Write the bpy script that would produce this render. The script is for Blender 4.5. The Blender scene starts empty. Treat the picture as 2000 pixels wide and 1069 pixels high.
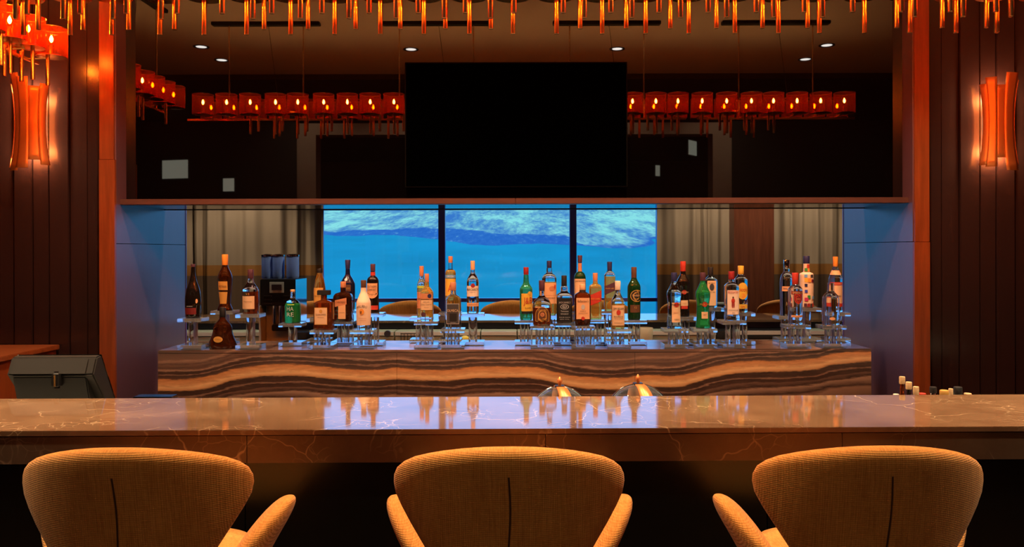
import bpy, bmesh, math, random
from mathutils import Vector, Matrix
random.seed(7)
PI = math.pi
S = bpy.context.scene
C = S.collection

# ------------------------------------------------------------------ camera
F, CX, CY, EYE, ROLL = 1590.0, 1005.0, 488.0, 1.65, 0.0025
cam = bpy.data.objects.new('camera', bpy.data.cameras.new('camera'))
C.objects.link(cam)
cam.location = (0, 0, EYE)
cam.rotation_euler = (PI/2, ROLL, 0)
cam.data.sensor_width = 36.0
cam.data.lens = F/2000*36
cam.data.shift_x = -(CX-1000)/2000
cam.data.shift_y = -(534.5-CY)/2000
cam.data.clip_end = 1000
S.camera = cam

# ------------------------------------------------------------------ world, exposure
W = bpy.data.worlds.new('evening_sky'); S.world = W; W.use_nodes = True
bg = W.node_tree.nodes['Background']
bg.inputs[0].default_value = (0.32, 0.62, 1.0, 1)
bg.inputs[1].default_value = 2.4
vs = S.view_settings
vs.view_transform = 'Standard'; vs.look = 'None'; vs.gamma = 1; vs.use_curve_mapping = False
vs.exposure = 0.0
cy = S.cycles
cy.max_bounces = 12; cy.diffuse_bounces = 4; cy.glossy_bounces = 6
cy.transmission_bounces = 12; cy.transparent_max_bounces = 24
cy.sample_clamp_indirect = 3.0; cy.blur_glossy = 0.5
cy.caustics_refractive = False; cy.caustics_reflective = False

# light levels, tuned against the photograph
L_DOWN, L_BULB, L_SCONCE, L_FAR, L_AISLE_FILL = 330.0, 860.0, 12.0, 175.0, 265.0
L_LOUNGE_FILL = 24.0

def PX(x, y, d):
    u, v = x-CX, y-CY
    v0, u0 = v+ROLL*u, u-ROLL*v
    return Vector((u0*d/F, d, EYE-v0*d/F))

# ------------------------------------------------------------------ materials
MATS = {}
def pset(b, **k):
    for n, v in k.items():
        n = n.replace('_', ' ')
        if n in b.inputs: b.inputs[n].default_value = v
def mat(name, col, rough=.5, metal=0., trans=0., ior=1.5, coat=0., emit=None, estr=0., spec=.5, alpha=1.):
    if name in MATS: return MATS[name]
    m = bpy.data.materials.new(name); m.use_nodes = True
    b = m.node_tree.nodes['Principled BSDF']
    b.inputs['Base Color'].default_value = (*col, 1)
    b.inputs['Roughness'].default_value = rough
    b.inputs['Metallic'].default_value = metal
    b.inputs['IOR'].default_value = ior
    b.inputs['Transmission Weight'].default_value = trans
    b.inputs['Coat Weight'].default_value = coat
    b.inputs['Coat Roughness'].default_value = .05
    b.inputs['Specular IOR Level'].default_value = spec
    b.inputs['Alpha'].default_value = alpha
    if emit:
        b.inputs['Emission Color'].default_value = (*emit, 1)
        b.inputs['Emission Strength'].default_value = estr
    MATS[name] = m
    return m
class NT:
    def __init__(s, m):
        s.m = m; s.t = m.node_tree; s.b = s.t.nodes['Principled BSDF']
    def n(s, typ, **k):
        x = s.t.nodes.new(typ)
        for a, v in k.items():
            if a == 'ins':
                for i, val in v.items(): x.inputs[i].default_value = val
            else: setattr(x, a, v)
        return x
    def l(s, a, b): s.t.links.new(a, b)
    def pos(s, obj=False):
        if obj: return s.n('ShaderNodeTexCoord').outputs['Object']
        return s.n('ShaderNodeNewGeometry').outputs['Position']
    def scale(s, v, sc):
        x = s.n('ShaderNodeVectorMath', operation='MULTIPLY'); s.l(v, x.inputs[0]); x.inputs[1].default_value = sc
        return x.outputs[0]
    def vadd(s, a, b):
        x = s.n('ShaderNodeVectorMath', operation='ADD'); s.l(a, x.inputs[0]); s.l(b, x.inputs[1]); return x.outputs[0]
    def math(s, op, a, b=None):
        x = s.n('ShaderNodeMath', operation=op)
        for i, q in enumerate((a, b)):
            if q is None: continue
            if isinstance(q, (int, float)): x.inputs[i].default_value = q
            else: s.l(q, x.inputs[i])
        return x.outputs[0]
    def noise(s, v, sc, detail=3, rough=.5, col=False):
        x = s.n('ShaderNodeTexNoise'); s.l(v, x.inputs['Vector'])
        x.inputs['Scale'].default_value = sc; x.inputs['Detail'].default_value = detail; x.inputs['Roughness'].default_value = rough
        return x.outputs['Color' if col else 'Fac']
    def ramp(s, v, stops, interp='LINEAR'):
        x = s.n('ShaderNodeValToRGB'); s.l(v, x.inputs[0]); e = x.color_ramp.elements; x.color_ramp.interpolation = interp
        while len(e) > 1: e.remove(e[-1])
        for i, (p, c) in enumerate(stops):
            q = e[0] if i == 0 else e.new(p)
            q.position = p; q.color = (*c, 1)
        return x.outputs[0]
    def sep(s, v):
        x = s.n('ShaderNodeSeparateXYZ'); s.l(v, x.inputs[0]); return x.outputs
    def mapr(s, v, a, b, c=0., d=1.):
        x = s.n('ShaderNodeMapRange'); s.l(v, x.inputs[0])
        for i, q in enumerate((a, b, c, d)): x.inputs[1+i].default_value = q
        return x.outputs[0]
    def curve(s, v, pts):
        x = s.n('ShaderNodeFloatCurve'); s.l(v, x.inputs['Value']); c = x.mapping.curves[0]
        for i, (px, py) in enumerate(pts):
            if i < 2: c.points[i].location = (px, py)
            else: c.points.new(px, py)
        x.mapping.update(); return x.outputs[0]
    def mix(s, f, a, b):
        x = s.n('ShaderNodeMix', data_type='RGBA')
        if isinstance(f, float): x.inputs[0].default_value = f
        else: s.l(f, x.inputs[0])
        for i, q in ((6, a), (7, b)):
            if isinstance(q, tuple): x.inputs[i].default_value = (*q, 1)
            else: s.l(q, x.inputs[i])
        return x.outputs[2]
    def bump(s, h, st=.2, dist=.002):
        x = s.n('ShaderNodeBump'); s.l(h, x.inputs['Height']); x.inputs['Strength'].default_value = st; x.inputs['Distance'].default_value = dist
        s.l(x.outputs[0], s.b.inputs['Normal'])
    def col(s, c): s.l(c, s.b.inputs['Base Color'])

def wood(name, a, b, rough=.3, coat=.0, sc=(9, 9, .7), spec=.5):
    if name in MATS: return MATS[name]
    m = mat(name, a, rough, coat=coat, spec=spec); t = NT(m)
    p = t.scale(t.pos(), sc)
    n1 = t.noise(p, 3.0, 6, .6); n2 = t.noise(t.scale(t.pos(), (sc[0]*8, sc[1]*8, sc[2]*2)), 4, 3)
    f = t.math('ADD', t.math('MULTIPLY', n1, .7), t.math('MULTIPLY', n2, .3))
    t.col(t.ramp(f, [(.3, a), (.65, b)]))
    t.bump(n2, .08, .001)
    return m
def noisy(name, a, b, rough=.5, sc=6., **k):
    if name in MATS: return MATS[name]
    m = mat(name, a, rough, **k); t = NT(m)
    t.col(t.ramp(t.noise(t.pos(), sc, 4), [(.3, a), (.7, b)]))
    return m

# brown polished marble with pale veins
def marble(name, a, b, vein, rough):
    m = mat(name, a, rough); t = NT(m); p = t.pos()
    w = t.vadd(p, t.scale(t.noise(p, 2.2, 4, .6, col=True), (.35, .35, .35)))
    base = t.ramp(t.noise(w, 3.5, 7, .65), [(.3, a), (.7, b)])
    def vor(sc, wd):
        v = t.n('ShaderNodeTexVoronoi', feature='DISTANCE_TO_EDGE'); t.l(w, v.inputs['Vector']); v.inputs['Scale'].default_value = sc
        return t.mapr(v.outputs['Distance'], 0., wd, 1., 0.)
    v1 = t.math('MULTIPLY', vor(4.5, .016), t.mapr(t.noise(p, 2.7, 2), .48, .66))
    v2 = t.math('MULTIPLY', vor(14., .03), t.mapr(t.noise(p, 4.1, 2), .5, .68))
    f = t.math('MINIMUM', t.math('ADD', v1, t.math('MULTIPLY', v2, .8)), 1.0)
    t.col(t.mix(f, base, vein)); return m
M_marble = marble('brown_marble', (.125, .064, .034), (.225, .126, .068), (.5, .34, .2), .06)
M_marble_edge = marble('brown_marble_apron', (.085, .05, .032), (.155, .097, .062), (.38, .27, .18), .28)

# banded brown onyx
def onyx():
    m = mat('banded_onyx', (.1, .05, .03), .22); t = NT(m); p = t.pos(); xyz = t.sep(p)
    line = [(308,752),(350,752),(378,751),(418,743),(467,729),(517,723),(574,722),(627,727),(680,730.5),(734,732),(770,729),
            (823,732),(876,732),(929,727),(1000,727),(1035,727),(1091,738),(1147,747),(1202,749),(1258,744),(1313,744),(1350,738),
            (1405,723),(1461,716),(1535,714),(1590,710),(1628,701),(1702,695)]
    pts = []
    for x, y in line:
        q = PX(x, y, 4.89); pts.append(((q.x+2.3)/4.6, (q.z-.7)/.4))
    pts = [(0., pts[0][1])]+pts+[(1., pts[-1][1])]
    cl = t.math('ADD', t.math('MULTIPLY', t.curve(t.mapr(xyz[0], -2.3, 2.3), pts), .4), .7)
    n = t.noise(t.scale(p, (1.3, 1.3, 9)), 1.6, 5, .6)
    n2 = t.noise(t.scale(p, (6, 6, 40)), 2., 5, .7)
    r = t.math('SUBTRACT', xyz[2], cl)
    amp = t.mapr(t.math('ABSOLUTE', r), .0, .1, .006, .05)
    r = t.math('ADD', r, t.math('MULTIPLY', t.math('SUBTRACT', n, .5), amp))
    r = t.math('ADD', r, t.math('MULTIPLY', t.math('SUBTRACT', n2, .5), .026))
    u = t.mapr(r, -.25, .25)
    D, D2, B, L1, L2, MD = (.045,.025,.021), (.085,.048,.038), (.72,.36,.155), (.30,.165,.115), (.38,.22,.155), (.16,.085,.063)
    def k(z): return (z+.25)/.5
    st = [(-.25,D2),(-.19,L1),(-.17,D),(-.135,L2),(-.125,D),(-.105,MD),(-.1,D),(-.08,D),(-.074,L1),(-.066,D),(-.04,D),(-.031,B),(-.016,(.88,.53,.26)),(0,B),(.026,(.64,.27,.1)),(.034,D2),(.05,D),
          (.056,L1),(.061,D),(.076,D),(.084,L2),(.092,MD),(.1,D2),(.118,MD),(.123,D2),(.14,L1),(.15,MD),(.2,D2),(.25,MD)]
    c = t.ramp(u, [(k(z), q) for z, q in st])
    t.col(t.mix(t.mapr(n2, .35, .7, 0., .35), c, (.16, .08, .05)))
    return m
M_onyx = onyx()

# woven fabric
def fabric(name, a, b):
    m = mat(name, a, .9, spec=.2); t = NT(m); p = t.pos(True)
    n1 = t.noise(t.scale(p, (260, 60, 9)), 1., 2, .6); n2 = t.noise(t.scale(p, (30, 30, 330)), 1., 1)
    n3 = t.noise(p, 7., 2)
    f = t.math('ADD', t.math('MULTIPLY', n1, .55), t.math('ADD', t.math('MULTIPLY', n2, .25), t.math('MULTIPLY', n3, .2)))
    t.col(t.ramp(f, [(.33, a), (.66, b)]))
    wv = t.n('ShaderNodeTexWave', wave_type='BANDS', bands_direction='X'); t.l(p, wv.inputs['Vector']); wv.inputs['Scale'].default_value = 55; wv.inputs['Distortion'].default_value = 1.5
    w2 = t.n('ShaderNodeTexWave', wave_type='BANDS', bands_direction='Z'); t.l(p, w2.inputs['Vector']); w2.inputs['Scale'].default_value = 60
    t.bump(t.math('ADD', t.math('ADD', wv.outputs['Fac'], w2.outputs['Fac']), n1), .35, .0015)
    if 'Sheen Weight' in t.b.inputs: t.b.inputs['Sheen Weight'].default_value = .15
    return m
M_fab = fabric('ochre_weave', (.48, .185, .032), (.74, .345, .08))
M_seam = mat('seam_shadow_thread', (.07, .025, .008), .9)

def curtain_mat():
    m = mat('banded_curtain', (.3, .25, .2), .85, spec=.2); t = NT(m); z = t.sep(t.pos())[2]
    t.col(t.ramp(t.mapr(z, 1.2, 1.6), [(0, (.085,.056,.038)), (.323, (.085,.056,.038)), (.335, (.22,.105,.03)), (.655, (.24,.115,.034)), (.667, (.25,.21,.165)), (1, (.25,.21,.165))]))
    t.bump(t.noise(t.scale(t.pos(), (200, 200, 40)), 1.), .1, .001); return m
M_curtain = curtain_mat()

def terrain_mat():
    m = mat('grass_and_sand', (.1, .3, .1), .95, spec=.1); t = NT(m); p = t.pos(); xyz = t.sep(p)
    X = t.mapr(xyz[0], -16, 16)
    def cv(pts): return t.math('ADD', t.math('MULTIPLY', t.curve(X, [((x+16)/32, (y-40)/40) for x, y in pts]), 40), 40)
    gb = cv([(-16,62),(-12.8,61.5),(-9,61),(-6,59.5),(-1.5,53),(3.7,52),(7,49),(8.5,50),(9.6,56),(16,60)])
    sb = cv([(-16,66),(-12.8,67),(-9,71),(-6,69),(-3,66),(-1.5,63),(1,62),(3.5,60),(4.6,52),(7,50),(8.6,52),(9.6,58),(16,62)])
    n = t.noise(t.scale(p, (.9, .35, .9)), .9, 6, .65); ns = t.noise(t.scale(p, (1.6, .2, 1.6)), 1.6, 6, .7)
    fg = t.mapr(t.math('SUBTRACT', t.math('ADD', xyz[1], t.math('MULTIPLY', n, 2.)), t.math('ADD', gb, 1.)), -.4, .4)
    fs = t.mapr(t.math('SUBTRACT', t.math('ADD', xyz[1], t.math('MULTIPLY', n, 7.)), t.math('ADD', sb, 3.5)), -.5, 1.)
    g = t.ramp(t.noise(t.scale(p, (.25, .12, .25)), 1., 4), [(.35, (.008, .235, .225)), (.65, (.012, .29, .275))])
    scrub = t.ramp(ns, [(.4, (.045, .115, .235)), (.6, (.09, .15, .25)), (.7, (.5, .42, .3))])
    sn = t.math('ADD', t.math('MULTIPLY', t.noise(t.scale(p, (.32, .045, .3)), 1., 6, .65), .7), t.math('MULTIPLY', t.noise(t.scale(p, (3., .4, 3.)), 1., 3, .6), .3))
    sand = t.ramp(sn, [(.38, (.13, .17, .25)), (.46, (.36, .33, .27)), (.52, (.68, .52, .29)), (.59, (1.0, .76, .34))])
    t.col(t.mix(fs, t.mix(fg, g, scrub), sand))
    return m

# panes: tinted see-through with a glossy film
def pane_mat(name, tint, gloss=.08):
    m = bpy.data.materials.new(name); m.use_nodes = True; t = m.node_tree; t.nodes.clear()
    o = t.nodes.new('ShaderNodeOutputMaterial'); tr = t.nodes.new('ShaderNodeBsdfTransparent'); gl = t.nodes.new('ShaderNodeBsdfGlossy'); mx = t.nodes.new('ShaderNodeMixShader')
    tr.inputs[0].default_value = (*tint, 1); gl.inputs['Roughness'].default_value = .03
    lw = t.nodes.new('ShaderNodeLayerWeight'); pw = t.nodes.new('ShaderNodeMath'); pw.operation = 'POWER'; pw.inputs[1].default_value = 4.
    ma = t.nodes.new('ShaderNodeMath'); ma.operation = 'MULTIPLY_ADD'; ma.inputs[1].default_value = .7; ma.inputs[2].default_value = .035
    t.links.new(lw.outputs['Facing'], pw.inputs[0]); t.links.new(pw.outputs[0], ma.inputs[0]); fr = ma
    t.links.new(fr.outputs[0], mx.inputs[0]); t.links.new(tr.outputs[0], mx.inputs[1]); t.links.new(gl.outputs[0], mx.inputs[2]); t.links.new(mx.outputs[0], o.inputs[0])
    return m
M_pane = pane_mat('tinted_window_glass', (.58, .84, 1.0))
def shade_mat():
    m = pane_mat('amber_red_glass', (1.0, .31, .06)); t = m.node_tree
    o = [n for n in t.nodes if n.type == 'OUTPUT_MATERIAL'][0]; prev = o.inputs[0].links[0].from_socket
    tl = t.nodes.new('ShaderNodeBsdfTranslucent'); tl.inputs[0].default_value = (1.0, .05, .004, 1)
    mx = t.nodes.new('ShaderNodeMixShader'); mx.inputs[0].default_value = .08
    t.links.new(prev, mx.inputs[1]); t.links.new(tl.outputs[0], mx.inputs[2]); t.links.new(mx.outputs[0], o.inputs[0])
    return m
M_shade = shade_mat()
M_clearthin = pane_mat('thin_clear_glass', (.9, .95, 1.0))

M_plank = wood('dark_lacquered_plank', (.024, .0105, .0095), (.029, .0125, .0112), .2, spec=.6)
M_jamb = wood('orange_walnut', (.13, .026, .007), (.27, .06, .015), .3)
M_column = wood('dark_walnut', (.055, .016, .008), (.12, .036, .018), .4)
M_niche = wood('niche_panel', (.085, .032, .052), (.10, .04, .06), .40, spec=1.0)
NT(M_niche).b.inputs['IOR'].default_value = 1.75
M_rail = wood('bulkhead_rail', (.06, .025, .02), (.09, .036, .028), .35, sc=(.7, 9, 9))
M_soffit = mat('gloss_soffit', (.05, .025, .02), .06, ior=1.7)
M_blackglass = mat('black_glass', (.0015, .001, .001), .015, ior=1.86)
M_tv = mat('tv_screen', (.0002, .0002, .0002), .9, spec=0.)
M_tvb = mat('tv_bezel', (.0003, .0003, .0003), .7, spec=.05)
M_black = mat('black_lacquer', (.006, .009, .010), .25)
M_ceil = noisy('ceiling_paint', (.60, .42, .33), (.64, .45, .355), .8, 2.)
M_ceil2 = noisy('dark_ceiling_paint', (.02, .014, .012), (.026, .018, .015), .8, 2.)
M_dark = noisy('dark_wall_paint', (.012, .008, .007), (.016, .011, .009), .7, 3.)
M_pale = noisy('pale_plaster', (.34, .25, .21), (.38, .29, .24), .8, 3.)
M_floor = wood('dark_floor', (.03, .016, .01), (.06, .03, .018), .35, sc=(.8, 8, 8))
M_brass = mat('brass', (.95, .58, .22), .24, 1.)
M_copper = mat('copper', (.92, .34, .10), .38, .55)
M_copper2 = mat('polished_copper', (.88, .27, .075), .38, .6)
M_chrome = mat('chrome', (.8, .8, .82), .08, 1.)
M_steel = noisy('brushed_steel', (.5, .5, .45), (.56, .56, .5), .4, 5., metal=.3)
M_steel2 = mat('polished_steel', (.75, .77, .8), .07, 1.)
M_gun = mat('dark_alu', (.035, .03, .04), .3, .4)
M_mull = mat('window_frame_paint', (.13, .13, .55), .25)
M_plastic = mat('black_plastic', (.005, .004, .004), .5, spec=.3)
M_plastic2 = mat('charcoal_plastic', (.013, .010, .008), .6, spec=.22)
M_rubber = mat('matt_black', (.005, .005, .005), .8)
M_acryl = mat('acrylic', (.80, .87, 1.0), .0, trans=.86, ior=1.45)
M_bulb = mat('candle_bulb', (1, .8, .5), .4, emit=(1.0, .56, .18), estr=L_BULB)
M_lens = mat('downlight_lens', (1, 1, 1), .4, emit=(1.0, .95, .88), estr=9.)
M_panelglow = mat('lit_ceiling_panel', (1, 1, 1), .5, emit=(.95, 1.0, .78), estr=1.0)
M_cork = noisy('cork', (.55, .33, .16), (.66, .42, .22), .8, 120.)
# bottle glass and contents
M_clear = mat('clear_spirit', (.93, .96, 1.0), .0, trans=1., ior=1.36)
M_glass = mat('clear_glass', (.93, .96, 1.0), .0, trans=1., ior=1.30)
M_amber = mat('amber_spirit', (.66, .24, .035), .03, trans=.86, ior=1.36)
M_gold = mat('golden_spirit', (.88, .50, .10), .02, trans=.8, ior=1.36)
M_brown = mat('brown_spirit', (.20, .045, .012), .04, trans=.93, ior=1.36)
M_ruby = mat('russet_spirit', (.38, .07, .014), .03, trans=.86, ior=1.36)
M_green = mat('green_glass', (.03, .38, .10), .02, trans=.75, ior=1.38)
M_teal = mat('teal_green_glass', (.05, .50, .25), .02, trans=.75, ior=1.38)
M_dkgreen = mat('dark_green_glass', (.008, .04, .012), .04, trans=.3, ior=1.45)
M_dkglass = mat('black_bottle_glass', (.008, .005, .004), .05, coat=.3)
M_navyglass = mat('navy_bottle_glass', (.008, .009, .03), .08, coat=.3)
M_bluegl = mat('pale_blue_glass', (.55, .78, 1.0), .0, trans=1., ior=1.36)
M_white = mat('peach_white_plastic', (.82, .56, .40), .35)
def pm(name, c, r=.55): return mat('print_'+name, c, r)
P = {k: pm(k, v) for k, v in dict(cream=(.72,.45,.26), peach=(.75,.37,.18), white=(.82,.62,.5), gold=(.55,.28,.06), yellow=(.72,.40,.045), orange=(.75,.26,.03),
     red=(.48,.03,.015), crimson=(.28,.012,.015), black=(.006,.005,.006), navy=(.012,.014,.08), brown=(.10,.035,.015), dkred=(.16,.01,.01), silver=(.45,.42,.42),
     slate=(.045,.04,.045), lime=(.42,.52,.05), blue=(.03,.06,.45), green=(.03,.25,.05), magenta=(.5,.02,.12), sky=(.15,.35,.7), plum=(.07,.018,.035), copper=(.55,.2,.09)).items()}

# ------------------------------------------------------------------ mesh building
class MB:
    def __init__(s): s.v = []; s.f = []
    def add(s, vs, fs, M=None):
        o = len(s.v)
        s.v += [(M @ Vector(v)) if M else Vector(v) for v in vs]
        s.f += [tuple(i+o for i in f) for f in fs]
        return s
    def box(s, x0, x1, y0, y1, z0, z1, M=None):
        return s.add([(x0,y0,z0),(x1,y0,z0),(x1,y1,z0),(x0,y1,z0),(x0,y0,z1),(x1,y0,z1),(x1,y1,z1),(x0,y1,z1)],
              [(0,3,2,1),(4,5,6,7),(0,1,5,4),(1,2,6,5),(2,3,7,6),(3,0,4,7)], M)
    def loft(s, rings, cap=True, closed=False, M=None):
        n = len(rings[0]); vs = [p for r in rings for p in r]; fs = []
        R = len(rings)
        for i in range(R if closed else R-1):
            a, b = i*n, ((i+1) % R)*n
            for j in range(n): k = (j+1) % n; fs.append((a+j, a+k, b+k, b+j))
        if cap and not closed:
            fs.append(tuple(range(n-1, -1, -1))); fs.append(tuple((R-1)*n+j for j in range(n)))
        return s.add(vs, fs, M)
    def lathe(s, prof, n=24, M=None, cap=True):
        return s.loft([[(r*math.cos(2*PI*j/n), r*math.sin(2*PI*j/n), z) for j in range(n)] for r, z in prof], cap, False, M)
    def cyl(s, p, q, r, n=12, r2=None):
        p, q = Vector(p), Vector(q); d = (q-p); L = d.length
        M = Matrix.Translation(p) @ d.to_track_quat('Z', 'Y').to_matrix().to_4x4()
        return s.lathe([(r, 0), (r if r2 is None else r2, L)], n, M)
    def tube(s, pts, r, n=8, closed=False):
        pts = [Vector(p) for p in pts]; rings = []; N = len(pts)
        for i, p in enumerate(pts):
            a = pts[i-1] if (i or closed) else pts[i]; b = pts[(i+1) % N] if (i < N-1 or closed) else pts[i]
            t = (b-a).normalized(); q = t.to_track_quat('Z', 'Y').to_matrix()
            rings.append([p+q @ Vector((r*math.cos(2*PI*j/n), r*math.sin(2*PI*j/n), 0)) for j in range(n)])
        return s.loft(rings, True, closed)
    def prism(s, poly, x0, x1):   # polygon in (y,z), extruded along x
        n = len(poly)
        vs = [(x0, y, z) for y, z in poly]+[(x1, y, z) for y, z in poly]
        fs = [tuple(range(n-1, -1, -1)), tuple(range(n, 2*n))]+[(j, (j+1) % n, n+(j+1) % n, n+j) for j in range(n)]
        return s.add(vs, fs)
    def sheet(s, rows):
        n = len(rows[0]); vs = [p for r in rows for p in r]
        return s.add(vs, [(i*n+j, i*n+j+1, (i+1)*n+j+1, (i+1)*n+j) for i in range(len(rows)-1) for j in range(n-1)])
    def mesh(s, name, m, bevel=0., smooth=None, seg=2):
        me = bpy.data.meshes.new(name); me.from_pydata([tuple(v) for v in s.v], [], s.f)
        b = bmesh.new(); b.from_mesh(me)
        bmesh.ops.remove_doubles(b, verts=b.verts, dist=1e-6)
        bmesh.ops.recalc_face_normals(b, faces=b.faces)
        if bevel: bmesh.ops.bevel(b, geom=list(b.edges), offset=bevel, segments=seg, affect='EDGES', clamp_overlap=True)
        b.to_mesh(me); b.free()
        if m: me.materials.append(m)
        if smooth:
            me.shade_smooth(); me.set_sharp_from_angle(angle=math.radians(smooth))
        return me
    def build(s, name, m, parent=None, **k): return link(name, s.mesh(name, m, **k), parent)
def link(name, me, parent=None, loc=None):
    o = bpy.data.objects.new(name, me); C.objects.link(o)
    if parent: o.parent = parent
    if loc is not None: o.location = loc
    return o
def tag(o, label, cat=None, group=None, kind=None):
    o['label'] = label
    if cat: o['category'] = cat
    if group: o['group'] = group
    if kind: o['kind'] = kind
    return o
def thing(name, label, cat, loc=(0, 0, 0), group=None, rz=0.):
    o = bpy.data.objects.new(name, None); C.objects.link(o); o.location = loc; o.rotation_euler[2] = rz
    o.empty_display_size = .05
    return tag(o, label, cat, group)
def copy_tree(o, parent=None):
    c = o.copy(); C.objects.link(c); c.parent = parent
    for ch in o.children: copy_tree(ch, c)
    return c
def struct(name, mb, m, label=None, **k):
    o = mb.build(name, m, None, **k); o['kind'] = 'structure'
    if label: o['label'] = label
    return o
def light(name, typ, parent, loc, energy, col, **k):
    d = bpy.data.lights.new(name, typ); d.energy = energy; d.color = col
    for a, v in k.items(): setattr(d, a, v)
    o = bpy.data.objects.new(name, d); C.objects.link(o); o.parent = parent; o.location = loc
    return o
B = MB

# ------------------------------------------------------------------ the room
ZC = 3.62
struct('floor', B().box(-5.8, 5.8, -7, 10.6, -.1, 0), M_floor, 'dark timber floor of the bar room')
struct('ceiling', B().box(-5.8, 5.8, 1.5, 6.3, ZC, ZC+.1), M_ceil, 'warm painted ceiling over the bar')
struct('ceiling_lobby', B().box(-5.8, 5.8, -7, 1.5, ZC-.06, ZC+.1), M_ceil2, 'dark lower ceiling over the lounge side')
struct('wall_side_left', B().box(-5.8, -5.7, -7, 10.6, 0, ZC), M_dark, 'dark side wall of the bar room')
struct('wall_side_right', B().box(5.7, 5.8, -7, 10.6, 0, ZC), M_dark, 'dark side wall of the bar room')
struct('wall_rear', B().box(-5.7, 5.7, -7.1, -7, 0, ZC), M_dark, 'dark rear wall behind the lounge portal')
# portal behind the viewer (seen only in the black glass)
o = struct('wall_portal', B().box(-5.7, -3.22, -1.7, -1.5, 0, 3.56).box(3.22, 5.7, -1.7, -1.5, 0, 3.56), M_dark, 'dark wall on both sides of the lounge portal')
struct('trim_portal', B().box(-3.22, -2.94, -1.75, -1.45, 0, 3.53).box(2.94, 3.22, -1.75, -1.45, 0, 3.53).box(-2.94, 2.94, -1.75, -1.45, 3.36, 3.53), M_pale, 'pale plaster surround of the lounge portal')
for k, (x, y, z, w, h, rz) in enumerate([(-5.0, -1.44, 2.85, .46, .30, .25), (-4.22, -1.46, 2.62, .2, .22, .15), (2.84, -2.5, 3.28, .3, .26, -.9), (2.55, -4., 3.06, .12, .22, -.5)]):
    p = thing('light_panel', 'pale lit wall panel in the lounge behind the bar seats', 'light panel', (x, y, z), 'lit panels in the lounge', rz)
    B().box(-w/2, w/2, 0, .03, -h/2, h/2).build('frame', M_gun, p)
    B().box(-w/2+.015, w/2-.015, .03, .04, -h/2+.015, h/2-.015).build('diffuser', M_panelglow, p)

NW, DF, DP = 2.53, 5.15, 5.305        # niche half width, jamb front plane, glass plane
ZS = 1.945                             # soffit height
for side, s in (('left', -1), ('right', 1)):
    w = B().box(min(s*2.705, s*5.7), max(s*2.705, s*5.7), 5.29, 5.4, 0, ZC).build('wall_'+side, M_dark)
    w['kind'] = 'structure'; w['label'] = 'wall of dark lacquered vertical planks beside the bar niche'
    edges = []
    x = 2.632
    i = 0
    while x < 5.69:
        wd = .118+.012*((i*7) % 3-1)
        dp = (.0, .012, .004, .009)[i % 4]
        x1 = min(x+wd, 5.7)
        pl = B().box(min(s*(x+.003), s*(x1-.003)), max(s*(x+.003), s*(x1-.003)), 5.215+dp, 5.29, 0, ZC).build('plank', M_plank, w, bevel=.004)
        x = x1; i += 1
    zj = PX(205, 312, DF).z if s < 0 else PX(1805, 473, DF).z
    j = B().box(min(s*NW, s*2.628), max(s*NW, s*2.628), DF, DF+.022, 0, zj).build('trim_1' if s < 0 else 'trim_2', M_jamb, None)
    j['kind'] = 'structure'; j['label'] = 'orange walnut jamb board framing the bar niche'
    B().box(min(s*(NW+.006), s*2.628), max(s*(NW+.006), s*2.628), DF+.003, DF+.022, zj+.001, ZC).build('board', M_jamb, j, bevel=.002)
    # niche side wall: two glossy panels
    n = B().box(min(s*(NW+.02), s*2.70), max(s*(NW+.02), s*2.70), 5.3, 6.25, 0, ZC).build('wall_niche_'+side, M_dark)
    n['kind'] = 'structure'; n['label'] = 'glossy panelled side wall of the bar niche'
    zp = PX(1715, 473.5, 5.6).z
    for a, b in ((.0, zp-.002), (zp+.002, ZC)):
        B().box(min(s*NW, s*(NW+.02)), max(s*NW, s*(NW+.02)), DF+.023, 6.26, a, b).build('panel', M_niche, n)
    B().box(min(s*(NW-.004), s*2.70), max(s*(NW-.004), s*2.70), 6.26, 6.272, 0, ZC).build('edge_strip', M_mull, n)
    # walls that close the far room
    struct('wall_far_'+side, B().box(min(s*2.70, s*5.7), max(s*2.70, s*5.7), 5.4, 6.27, 0, ZC), M_dark, 'dark wall block beside the pass-through')
# bulkhead with the black glass
bh = struct('wall_bulkhead', B().box(-NW, NW, 5.33, 5.88, ZS+.012, ZC), M_dark, 'bulkhead over the back counter')
B().box(-NW+.001, NW-.001, DP, 5.33, ZS+.036, ZC).build('glass_panel', M_blackglass, bh)['label'] = 'black mirror glass'
xj = PX(1007, 392, 5.2).x
for a, b in ((-NW, xj-.001), (xj+.001, NW)):
    B().box(a, b, 5.22, 5.33, ZS, ZS+.036).build('bottom_rail', M_rail, bh, bevel=.002)
B().box(-NW, NW, 5.33, 5.88, ZS, ZS+.012).build('soffit_panel', M_soffit, bh)
B().box(-NW, NW, 5.88, 5.895, ZS-.004, ZS+.05).build('edge_strip', M_rubber, bh)

# television
tvp = PX(1008.5, 366, 5.23)
tv = thing('television', 'large black flat television hung on the black glass bulkhead', 'television', (tvp.x, 5.23, tvp.z))
tw, th = .7155, .806
B().box(-tw, tw, 0, .03, 0, th).build('housing', M_tvb, tv, bevel=.003)
B().box(-tw+.008, tw-.008, -.0015, 0, .008, th-.008).build('screen', M_tv, tv)
B().box(-.3, .3, .03, .075, .2, .6).build('wall_mount', M_tvb, tv)

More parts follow.
